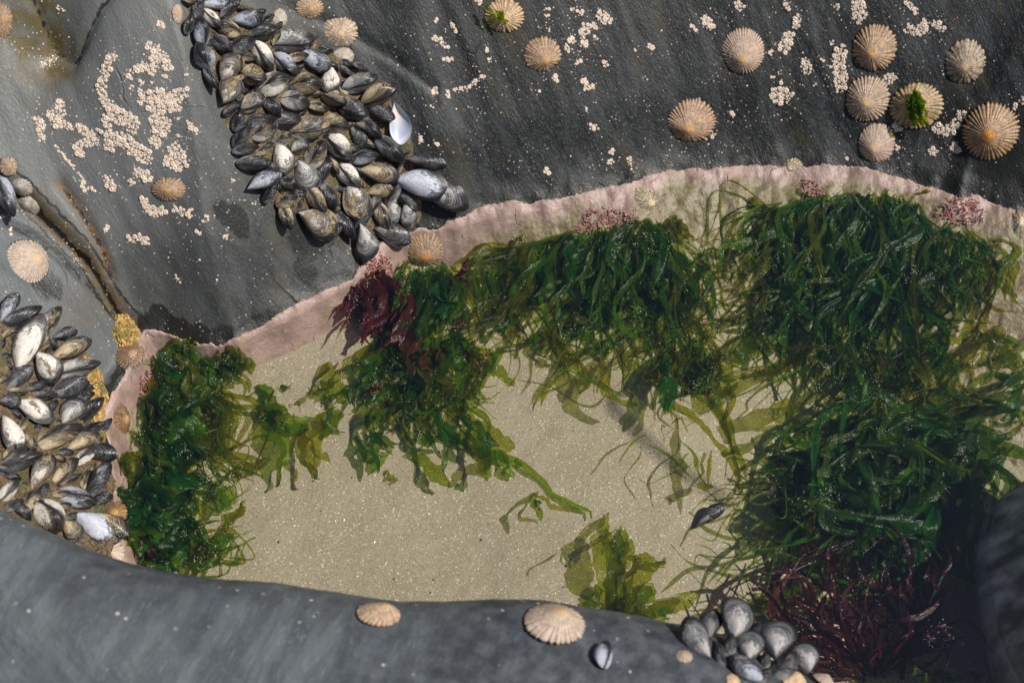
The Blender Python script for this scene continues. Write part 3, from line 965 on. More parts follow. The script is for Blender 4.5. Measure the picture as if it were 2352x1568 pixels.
def make_mussel(e, bed, i):
    v, zx, zy, ang, ln_, wd, sty, pose = e
    px, py = V2P(v, zx, zy)
    if bed == 'f':
        h = hit_fore(px, py)
        q, n = h
        if v == 'Q':
            d = -rays(px, py)[0]
            n = n * 0.6 + d * 0.4
            n /= np.linalg.norm(n)
    else:
        q, n = hit(px, py)
        q, n = q[0], n[0]
        d = -rays(px, py)[0]
        n = n * 0.62 + d * 0.38
        n /= np.linalg.norm(n)
    sz = px_size(q)
    kq = 1.28 if v == 'Q' else 1.0
    kf = 1.0 if sty == 'q' else 1.09
    L = ln_ * VS(v) * sz * 1.02 * kf * kq
    Wd = wd * VS(v) * sz * 1.04 * kf * kq
    t = img_frame(n, R(ang))
    nv = Vector(n)
    pitch = R(random.uniform(6, 20))
    if pose == 'f':
        pitch = R(random.uniform(2, 12))
    X = (t * math.cos(pitch) + nv * math.sin(pitch)).normalized()
    Y = nv.cross(X).normalized()
    Z = X.cross(Y)
    if pose == 'e':
        hy, tz = Wd * 1.12, Wd * 0.98
        roll = R(random.choice((-1, 1)) * random.uniform(58, 82))
    else:
        hy, tz = Wd * 1.0, Wd * 0.60
        roll = R(random.uniform(-22, 22))
    Rm = Matrix.Rotation(roll, 3, X)
    Y, Z = Rm @ Y, Rm @ Z
    if Y.y < 0 and pose == 'f' and random.random() < 0.5:
        pass
    lift = {'u': 0.0042, 'l': 0.0045, 'f': 0.000}[bed] + Wd * (0.30 if pose == 'e' else 0.26) + (0.0 if bed == 'f' else random.uniform(-0.001, 0.003)) - (0.0035 if sty == 'q' else 0)
    c = Vector(q) + nv * lift
    root = bpy.data.objects.new('mussel', None)
    C.objects.link(root)
    root.empty_display_size = 0.01
    Mx = Matrix((X, Y, Z)).transposed().to_4x4()
    root.matrix_world = Matrix.Translation(c) @ Mx
    vr = random.randrange(3)
    for sd in (0, 1):
        o = obj('valve', VALVES[vr][sd], root, mat=MM[sty])
        o.scale = (L * 1.04, hy, tz)
        gape = R(random.uniform(0, 1.6)) * (1 if sd == 0 else -1)
        o.rotation_euler = (0, -gape, 0)
    mg = obj('margin', MARGINS[vr], root)
    mg.scale = (L * 1.04, hy, tz)
    root['category'] = 'mussel'
    return dict(o=root, px=px, py=py, sty=sty, pose=pose, L=L, ang=ang, bed=bed, v=v)


items = [make_mussel(e, 'u', i) for i, e in enumerate(UPPER)] + [make_mussel(e, 'l', i) for i, e in enumerate(LOWER)] + [make_mussel(e, 'f', i) for i, e in enumerate(FORE_M)]


def mussel_label(it):
    w = STYLE_WORDS[it['sty']]
    if it['bed'] == 'u':
        it['o']['group'] = 'mussels in the upper bed'
        y = it['py']
        part = 'top end' if y < 95 else 'upper part' if y < 200 else 'middle' if y < 320 else 'lower part' if y < 430 else 'bottom fringe'
        cxm = np.interp(y, [0, 200, 350, 450, 560], [510, 640, 760, 820, 830])
        hw = np.interp(y, [0, 200, 350, 450, 560], [70, 190, 210, 190, 120])
        k = (it['px'] - cxm) / hw
        side = 'left edge of' if k < -0.55 else 'right edge of' if k > 0.55 else 'in'
        pre = '' if side == 'in' else 'at '
        return f"{w} {pre}{side} the upper bed's {part}"
    if it['bed'] == 'l':
        it['o']['group'] = 'mussels in the lower left bed'
        y = it['py']
        part = 'top end' if y < 790 else 'upper part' if y < 910 else 'middle' if y < 1050 else 'lower end'
        side = 'at picture edge of' if it['px'] < 60 else 'on pool side of' if it['px'] > 170 else 'in'
        return f"{w} {side} the lower-left bed's {part}"
    it['o']['group'] = 'mussels on the near ledge'
    if it['v'] == 'S':
        return 'small pale mussel standing alone on the near ledge'
    return f"{w} in the blurred clump on the near ledge"


byl = {}
for it in items:
    it['lab'] = mussel_label(it)
    byl.setdefault(it['lab'], []).append(it)
for lab, its in byl.items():
    if len(its) == 1:
        its[0]['o']['label'] = lab
        continue
    its.sort(key=lambda a: a['py'])
    for k, it in enumerate(its):
        it['o']['label'] = lab + ', ' + (ORD[-1] if k == len(its) - 1 else ORD[k]) + ''

# drowned mussel on the sand
_e = ('T', 215, 210, 35, 230, 85, 'k', 'f')
it = make_mussel(_e, 'u', 0)
it['o']['label'] = 'dark blue mussel lying alone on the sand under water'

# empty pale valve beside the bed
m = M('pale_nacre')
g = m.n('SeparateXYZ', {0: m.n('UVMap')}, out=0)
O = m.obj()
col = m.mix(m.ramp(g, 0.35, 0.75), (0.50, 0.47, 0.43), (0.30, 0.33, 0.42))
col = m.mix(m.ramp(m.add(g, m.mul(m.noise(O, 5.0), 0.3)), 0.98, 1.08), col, (0.42, 0.45, 0.52))
col = m.mix(m.ramp(m.noise(O, 7.0, 4.0), 0.6, 0.7, 0, 0.6), col, (0.25, 0.19, 0.13))
MAT_NACRE = m.done(m.princ({'Base Color': col, 'Roughness': 0.3}))
vi = valve_mesh('empty_valve', -1, 1, inner=True)
vi.materials.append(MAT_NACRE)


def pale_valve(v, x, y, ang, ln_, wd, lab):
    px, py = V2P(v, x, y)
    q, n = hit(px, py)
    q, n = q[0], n[0]
    sz = px_size(q)
    X = img_frame(n, R(ang))
    Y = Vector(n).cross(X)
    o = obj('empty_mussel_valve', vi, label=lab, cat='shell')
    Lw = ln_ * VS(v) * sz
    Ww = wd * VS(v) * sz
    o.matrix_world = Matrix.Translation(Vector(q) + Vector(n) * 0.011) @ Matrix((X, Y, Vector(n))).transposed().to_4x4() @ Matrix.Diagonal((Lw, Ww, Ww * 0.5, 1))


pale_valve('B', 2005, 1090, -82, 395, 205, "pale blue-white empty valve at the upper bed's right edge")

# sediment packed between the mussels: a raised gritty mat
m = M('bed_sediment')
P_ = m.pos()
n1, n2, n3 = m.noise(P_, 90.0, 4.0), m.noise(P_, 520.0, 3.0, 0.7), m.noise(P_, 40.0, 3.0)
col = m.mix(m.ramp(n2, 0.35, 0.65), (0.020, 0.013, 0.007), (0.16, 0.105, 0.048))
col = m.mix(m.ramp(n3, 0.52, 0.66, 0, 0.75), col, (0.05, 0.06, 0.012))
col = m.mix(m.ramp(n1, 0.60, 0.72, 0, 0.8), col, (0.30, 0.22, 0.125))
MAT_SED = m.done(m.princ({'Base Color': col, 'Roughness': 0.5, 'Normal': m.bump(m.add(n1, m.mul(n2, 0.8)), 0.9, 0.003)}))


def patch_mat(name, poly_p, mat, thick, lab, cat, kind=None, rag=0.006, seed=0, lump=0.5):
    """a mat laid on the rock inside an outline given in p units"""
    a = np.array(poly_p, float)
    w, _ = hit(a[:, 0], a[:, 1])
    poly = [tuple(q[:2]) for q in w]
    x0, x1 = w[:, 0].min() - 0.02, w[:, 0].max() + 0.02
    y0, y1 = w[:, 1].min() - 0.02, w[:, 1].max() + 0.02
    st = 0.0022
    xs_, ys_ = np.arange(x0, x1, st), np.arange(y0, y1, st)
    X_, Y_ = np.meshgrid(xs_, ys_)
    xf, yf = X_.ravel(), Y_.ravel()
    d = seg_dist(xf, yf, poly + poly[:1])
    d = np.where(inside(xf, yf, poly), d, -d) + rag * fbm(xf * 90, yf * 90, 90 + seed, 3)
    up_ = sstep(-0.001, 0.006, d)
    z = ground(xf, yf) - 0.002 + up_ * (0.002 + thick) * (1 + lump * fbm(xf * 70, yf * 70, 95 + seed, 4))
    keep = d > -0.004
    idx = -np.ones(len(xf), int)
    idx[keep] = np.arange(keep.sum())
    f = []
    nr_, nc_ = X_.shape
    ii = np.arange(nr_ * nc_).reshape(nr_, nc_)
    q = np.stack([ii[:-1, :-1].ravel(), ii[:-1, 1:].ravel(), ii[1:, 1:].ravel(), ii[1:, :-1].ravel()], 1)
    q = q[keep[q].all(1)]
    f = [tuple(int(t) for t in idx[r]) for r in q]
    me = mesh(name, np.stack([xf[keep], yf[keep], z[keep]], 1), f, mat)
    return obj(name, me, kind=kind, label=lab, cat=cat)


patch_mat('shell_grit', [(425, -30), (470, -30), (560, 5), (640, 60), (700, 90), (800, 150), (880, 195), (930, 290), (960, 330), (950, 380), (980, 430), (960, 520),
                         (900, 560), (800, 530), (720, 500), (640, 480), (590, 430), (560, 380), (530, 300), (490, 210), (445, 120)], MAT_SED, 0.0065,
          'brown sandy grit packed between mussels of the upper bed', 'grit', 'stuff', seed=1)
patch_mat('shell_grit', [(-170, 780), (-90, 710), (-40, 720), (40, 715), (110, 770), (190, 790), (215, 830), (230, 930), (240, 1000), (270, 1090), (280, 1180), (300, 1250), (250, 1330), (-60, 1300), (-150, 1200), (-190, 950)],
          MAT_SED, 0.0070, 'tan sandy grit packed between mussels of the lower-left bed', 'grit', 'stuff', seed=2)
m = M('orange_grit')
P_ = m.pos()
vo = m.n('TexVoronoi', {'Vector': P_, 'Scale': 420.0}, out=0)
vc = m.n('SeparateColor', {'Color': m.n('TexVoronoi', {'Vector': P_, 'Scale': 420.0}, out=1)})
n1 = m.noise(P_, 60.0, 3.0)
col = m.mix(vc, (0.22, 0.12, 0.03), (0.50, 0.32, 0.12))
col = m.mix(m.ramp(n1, 0.45, 0.65), col, (0.17, 0.13, 0.03))
MAT_OGRIT = m.done(m.princ({'Base Color': col, 'Roughness': 0.28, 'Normal': m.bump(vo, 1.0, 0.003)}))
patch_mat('sand_crust', [(262, 715), (285, 705), (310, 735), (335, 775), (330, 800), (300, 815), (275, 800), (258, 760)], MAT_OGRIT, 0.006,
          'wet orange sandy crust at the foot of the rusty crack', 'crust', seed=3, rag=0.003)
patch_mat('sand_crust', [(185, 800), (215, 825), (240, 870), (258, 920), (245, 985), (262, 1000), (240, 1040), (200, 1000), (180, 900)], MAT_OGRIT, 0.007,
          'wet orange-brown sandy crust bordering the lower-left mussels', 'crust', seed=4, rag=0.003)

# ---------------------------------------------------------------- limpets
def limpet_mat(name, ridge, groove, apex, apex_r, rough=0.5, green=0.0, wear=0.4):
    m = M(name)
    uv = m.n('UVMap')
    r_ = m.n('SeparateXYZ', {0: uv}, out=0)
    rb = m.n('SeparateXYZ', {0: uv}, out=1)
    rnd = m.n('ObjectInfo', out=5)
    O = m.n('VectorMath', {0: m.obj(), 1: m.xyz(m.mul(rnd, 3.0), m.mul(rnd, 7.0), m.mul(rnd, 5.0))}, operation='ADD')
    n1, n2, n3 = m.noise(O, 7.0, 4.0, 0.65), m.noise(O, 26.0, 3.0, 0.65), m.noise(O, 2.6, 3.0)
    col = m.mix(m.ramp(m.add(m.mul(rb, 0.6), m.mul(m.add(n1, -0.42), 2.0)), 0.05, 0.70), groove, ridge)
    col = m.mix(m.mul(m.ramp(r_, 0.70, 0.98, 0.0, 0.7), m.ramp(rb, 0.6, 0.2)), col, tuple(c * 0.45 for c in groove))
    ringn = m.noise(m.xyz(m.mul(r_, 16.0), m.mul(rnd, 30.0), 0.0), 1.0, 3.0)
    col = m.mix(m.ramp(ringn, 0.5, 0.62, 0.0, 0.5), col, groove)
    col = m.mix(m.ramp(n3, 0.46, 0.62, 0.0, 0.7), col, tuple(0.55 * a_ + 0.45 * b_ for a_, b_ in zip(groove, (0.30, 0.22, 0.17))))
    col = m.mix(m.ramp(n2, 0.52, 0.72, 0.0, wear), col, tuple(min(1, c * 1.35 + 0.05) for c in ridge))
    col = m.mix(m.ramp(m.add(r_, m.mul(m.add(n1, -0.5), 0.35)), apex_r + 0.10, apex_r - 0.06, 0, 0.9), col, apex)
    if green > 0:
        col = m.mix(m.mul(m.ramp(n3, 0.55, 0.66), green), col, (0.07, 0.085, 0.015))
    r2 = m.n('Math', {0: m.mul(rnd, 7.31)}, operation='FRACT')
    col = m.n('HueSaturation', {'Hue': m.ramp(r2, 0, 1, 0.495, 0.504), 'Saturation': m.ramp(rnd, 0, 1, 0.85, 1.15), 'Value': m.ramp(r2, 0, 1, 0.86, 1.12), 'Color': col})
    h = m.add(m.mul(n1, 0.8), m.mul(n2, 0.6))
    return m.done(m.princ({'Base Color': col, 'Roughness': rough, 'Normal': m.bump(h, 0.7, 0.0012)}))


LM = {
    'c': limpet_mat('limpet_cream', (0.44, 0.355, 0.28), (0.26, 0.18, 0.125), (0.42, 0.28, 0.14), 0.20),
    't': limpet_mat('limpet_tan', (0.42, 0.305, 0.205), (0.16, 0.095, 0.05), (0.42, 0.25, 0.11), 0.18, green=0.3),
    'g': limpet_mat('limpet_green', (0.37, 0.27, 0.17), (0.14, 0.09, 0.045), (0.34, 0.20, 0.09), 0.22, 0.38, 0.8),
    'o': limpet_mat('limpet_orange', (0.40, 0.265, 0.155), (0.14, 0.080, 0.042), (0.44, 0.20, 0.05), 0.20, 0.25, 0.15, 0.2),
    'd': limpet_mat('limpet_dark', (0.34, 0.25, 0.12), (0.045, 0.038, 0.022), (0.42, 0.32, 0.20), 0.20, 0.18, 0.3, 0.15),
    'r': limpet_mat('limpet_red', (0.26, 0.15, 0.07), (0.075, 0.04, 0.02), (0.42, 0.24, 0.11), 0.22, 0.16, 0.2, 0.25),
    'w': limpet_mat('limpet_grey', (0.40, 0.355, 0.30), (0.20, 0.17, 0.135), (0.42, 0.37, 0.31), 0.25, 0.5, 0.3),
    'f': limpet_mat('limpet_banded', (0.52, 0.42, 0.28), (0.28, 0.16, 0.10), (0.46, 0.28, 0.15), 0.15, 0.5),
}


def limpet_mesh(ribs, amp, ex, ey, h, seed):
    nr_, per = 16, 4
    na = ribs * per
    a = np.arange(na) * 2 * math.pi / na
    jit = 1.1 * vn(np.cos(a) * 3 + seed, np.sin(a) * 3, seed) + 0.5 * vn(np.cos(a) * 7 + seed, np.sin(a) * 7, seed + 1)
    big = 1 + 0.10 * vn(np.cos(a) * 1.2 + seed, np.sin(a) * 1.2, seed + 5)
    rib = 0.5 + 0.5 * np.cos(a * ribs + jit * 6)
    strength = 0.25 + 1.3 * (vn(np.cos(a) * ribs / 5 + seed, np.sin(a) * ribs / 5, seed + 9) + 0.5)
    V, UV = [(ex, ey, h)], [(0, 0.5)]
    for i in range(1, nr_ + 1):
        r_ = i / nr_
        rr = r_ * big * (1 + amp * (rib - 0.4) * r_ ** 1.5 * strength)
        x = ex * (1 - r_) + rr * np.cos(a)
        y = ey * (1 - r_) + rr * np.sin(a)
        z = h * (1 - r_ ** 1.42) + 0.018 * np.sin(r_ * 34 + 2 * vn(np.cos(a) * 2 + seed, np.sin(a) * 2, seed + 4)) * r_ + amp * 0.55 * (rib - 0.5) * strength * r_ ** 0.8 * (1 - 0.35 * r_) + 0.07 * r_ * vn(np.cos(a) * 4 * r_ + seed, np.sin(a) * 4 * r_, seed + 2) + 0.03 * vn(np.cos(a) * 14 * r_ + seed, np.sin(a) * 14 * r_, seed + 3)
        z = z - (0.03 if i == nr_ else 0)
        V += list(zip(x, y, z))
        UV += list(zip(np.full(na, r_), rib))
    V += [(x * 0.93, y * 0.93, -0.06) for x, y, z in V[-na:]]
    UV += [(1.0, 0.0)] * na
    f = [(0, 1 + j, 1 + (j + 1) % na) for j in range(na)]
    for i in range(nr_):
        o = 1 + i * na
        for j in range(na):
            j2 = (j + 1) % na
            f.append((o + j, o + na + j, o + na + j2, o + j2))
    return mesh('limpet', V, f, None, True, UV)


# view, x, y, width, height, apex x, apex y, ribs, style, label
LIMPETS = [
    ('G', 310, 365, 315, 330, 300, 455, 46, 'c', 'smooth round cream limpet high on the rock, right of centre'),
    ('G', 1270, 340, 310, 340, 1235, 410, 34, 't', 'tan limpet just above two touching limpets, evenly ribbed'),
    ('G', 1215, 715, 300, 330, 1190, 765, 36, 't', 'buff ribbed limpet touching the left side of a weedy limpet'),
    ('G', 1575, 765, 390, 320, 1480, 780, 32, 'g', 'wide limpet with dark green weed growing over its middle'),
    ('G', 1285, 1030, 260, 290, 1245, 1100, 30, 'c', 'pale limpet with coarse ribs below the touching pair'),
    ('G', 1925, 445, 290, 310, 1915, 515, 24, 'g', 'brown jagged limpet fringed with green, near upper right corner'),
    ('G', 2105, 955, 395, 400, 2085, 1000, 40, 'o', 'largest limpet, rusty orange, beside the right edge'),
    ('G', 670, 1210, 150, 130, 645, 1225, 20, 'd', 'tiny dark striped limpet on the waterline'),
    ('F', 620, 120, 310, 265, 605, 175, 28, 't', 'limpet at the top edge with bright green weed strand'),
    ('F', 915, 425, 300, 265, 940, 495, 26, 't', 'fan-like tan limpet with deeply scalloped upper rim'),
    ('F', 2085, 945, 395, 330, 2045, 1035, 38, 't', 'broad buff limpet alone in the middle of the dark slope'),
    ('B', 940, 160, 145, 150, 940, 190, 22, 'w', 'small round grey limpet above the upper mussel bed'),
    ('B', 1205, 65, 265, 195, 1215, 95, 26, 't', 'tan limpet cut by the top edge above the mussels'),
    ('B', 1475, 280, 325, 275, 1480, 320, 24, 't', 'spiky ribbed tan limpet right of the upper mussels'),
    ('B', 1510, 500, 195, 155, 1520, 530, 24, 'w', 'small brown limpet touching the right rim of the mussels'),
    ('A', 20, 190, 180, 300, 20, 190, 28, 'o', 'orange-brown wet limpet cut by the left edge, top corner'),
    ('A', 75, 1485, 150, 175, 80, 1490, 20, 't', 'small mottled limpet above a lilac mussel at left edge'),
    ('A', 1590, 125, 110, 155, 1590, 120, 18, 'c', 'little pale limpet at the upper left rim of the mussels'),
    ('L', 245, 1000, 410, 385, 315, 975, 40, 'c', 'large cream limpet with tan worn apex on the left slab'),
    ('L', 1510, 350, 300, 215, 1500, 370, 30, 't', 'oval grey-tan limpet tilted among barnacles left of the mussels'),
    ('L', 195, 330, 205, 145, 200, 330, 22, 'w', 'upper of two small grey limpets beside a lilac mussel'),
    ('L', 265, 490, 240, 170, 260, 490, 24, 'w', 'lower of two small grey limpets beside the rusty crack'),
    ('I', 1350, 705, 320, 295, 1420, 690, 24, 'r', 'wet red-brown limpet below the orange sandy crust'),
    ('I', 1250, 1390, 275, 290, 1330, 1370, 24, 'r', 'wet brown limpet wedged between mussels and green weed'),
    ('K', 1100, 215, 400, 330, 1120, 310, 30, 'o', 'striped brown limpet with bright orange apex at the waterline'),
    ('K', 1440, 380, 180, 145, 1400, 400, 20, 'd', 'small drowned striped limpet beside dark red weed strands'),
    ('N', 1230, 405, 265, 225, 1240, 460, 20, 'd', 'wet dark banded limpet in the pink crust above weed'),
    ('O', 2320, 590, 180, 240, 2300, 560, 20, 'd', 'dark wet limpet half outside the right edge at waterline'),
    ('J', 1010, 1030, 260, 250, 1040, 1000, 22, 'r', 'brown limpet behind the last mussels of the left bed'),
]
LIMPETS_F = [
    ('S', 490, 395, 285, 155, 540, 330, 26, 'f', 'pink and cream banded limpet on the near ledge'),
    ('S', 1590, 450, 410, 200, 1620, 350, 34, 'c', 'largest pale limpet on the near ledge, whitish'),
    ('W', 790, 385, 230, 150, 800, 370, 24, 'c', 'pinkish limpet half hidden behind the near ledge skyline'),
    ('Q', 400, 645, 215, 120, 380, 620, 18, 'c', 'small cream limpet left of the blurred mussel clump'),
    ('Q', 1680, 920, 380, 230, 1720, 860, 24, 'f', 'tan limpet at bottom edge below the blurred mussels'),
    ('Q', 2040, 930, 330, 170, 2080, 870, 24, 'c', 'pale limpet at bottom edge, right of another limpet'),
    ('Q', 975, 930, 200, 120, 960, 900, 18, 'f', 'small tan limpet under the blurred mussel clump'),
]
LIMPET_INFO = []


def make_limpet(i, e, fore):
    v, zx, zy, w, h, ax, ay, ribs, sty, lab = e
    px, py = V2P(v, zx, zy)
    if fore and v != 'W':
        r_ = hit_fore(px, py + 4)
        q, n = r_
    else:
        q, n = hit(px, py)
        q, n = q[0], n[0]
    sz = px_size(q)
    n = Vector(n)
    if not fore:
        d = Vector(-rays(px, py)[0])
        n = (n * 0.9 + d * 0.1).normalized()
    X = img_frame(n, 0.0)
    Y = n.cross(X)
    # true extents of the base ellipse in the tangent plane
    fx = 1.0
    view = Vector(-rays(px, py)[0])
    cosv = max(0.45, abs(view.dot(n)))
    rx = w * 0.5 * VS(v) * sz
    ry = h * 0.5 * VS(v) * sz / (cosv if not fore else 1.0)
    if fore:
        ry = rx * 0.86
    hh = 0.50 * (rx + ry) / 2 if not fore else 0.50 * rx
    proj = Vector(UPV).dot(n) * hh                       # image shift of the apex caused by its height
    ex = max(-0.35, min(0.35, (ax - zx) / (w * 0.5)))
    ey = (-(ay - zy) * VS(v) * sz - proj) / max(ry, 1e-6)
    ey = max(-0.60, min(0.45, ey)) if not fore else 0.0
    me = limpet_mesh(ribs, 0.10 if sty in 'tgdo' else 0.06, ex, ey, 1.0, 200 + i * 7)
    me.materials.append(LM[sty])
    o = obj('limpet', me, label=lab, cat='limpet', group='limpets')
    o.matrix_world = Matrix.Translation(Vector(q) + n * 0.0004) @ Matrix((X, Y, n)).transposed().to_4x4() @ Matrix.Diagonal((rx, ry, hh, 1))
    LIMPET_INFO.append((px, py, w * 0.5 * VS(v), h * 0.5 * VS(v)))
    return o


for i, e in enumerate(LIMPETS):
    make_limpet(i, e, False)
for i, e in enumerate(LIMPETS_F):
    make_limpet(50 + i, e, True)

# ---------------------------------------------------------------- barnacles
m = M('barnacle')
P_ = m.obj()
uvb = m.n('SeparateXYZ', {0: m.n('UVMap')}, out=0)
rnd = m.n('ObjectInfo', out=5)
pn = m.noise(m.pos(), 700.0, 3.0)
col = m.mix(m.ramp(pn, 0.3, 0.7), (0.37, 0.29, 0.225), (0.56, 0.465, 0.38))
col = m.mix(m.ramp(uvb, 0.30, 0.18), col, (0.16, 0.115, 0.08))
MAT_BARN = m.done(m.princ({'Base Color': col, 'Roughness': 0.6, 'Normal': m.bump(pn, 0.5, 0.0006)}))


def barnacle_arrays(seg, seed):
    a = np.arange(seg) * 2 * math.pi / seg
    jag = 1 + 0.13 * np.cos(a * seg / 2) + 0.16 * vn(np.cos(a) * 2 + seed, np.sin(a) * 2, seed)
    V, UV = [], []
    for r_, z, u in ((1.0, -0.15, 1.0), (1.0, 0.10, 1.0), (0.80, 0.50, 0.8), (0.52, 0.82, 0.55), (0.40, 0.80, 0.4), (0.30, 0.50, 0.25)):
        k_ = jag if r_ > 0.6 else 1 + (jag - 1) * 0.4
        V += [(r_ * q * math.cos(t), r_ * q * math.sin(t), z) for q, t in zip(k_, a)]
        UV += [(u, 0)] * seg
    V.append((0, 0, 0.60))
    UV.append((0.35, 0))
    f = grid_faces(6, seg, True)
    c0 = 5 * seg
    f += [(c0 + j, c0 + (j + 1) % seg, len(V) - 1) for j in range(seg)]
    return np.array(V), f, UV


BARN = []
for s_ in range(4):
    V, f, UV = barnacle_arrays(14, 300 + s_)
    me = mesh('barnacle', V, f, MAT_BARN, True, UV)
    BARN.append((me, V, f, UV))
BLOW = [barnacle_arrays(8, 320 + s_) for s_ in range(3)]

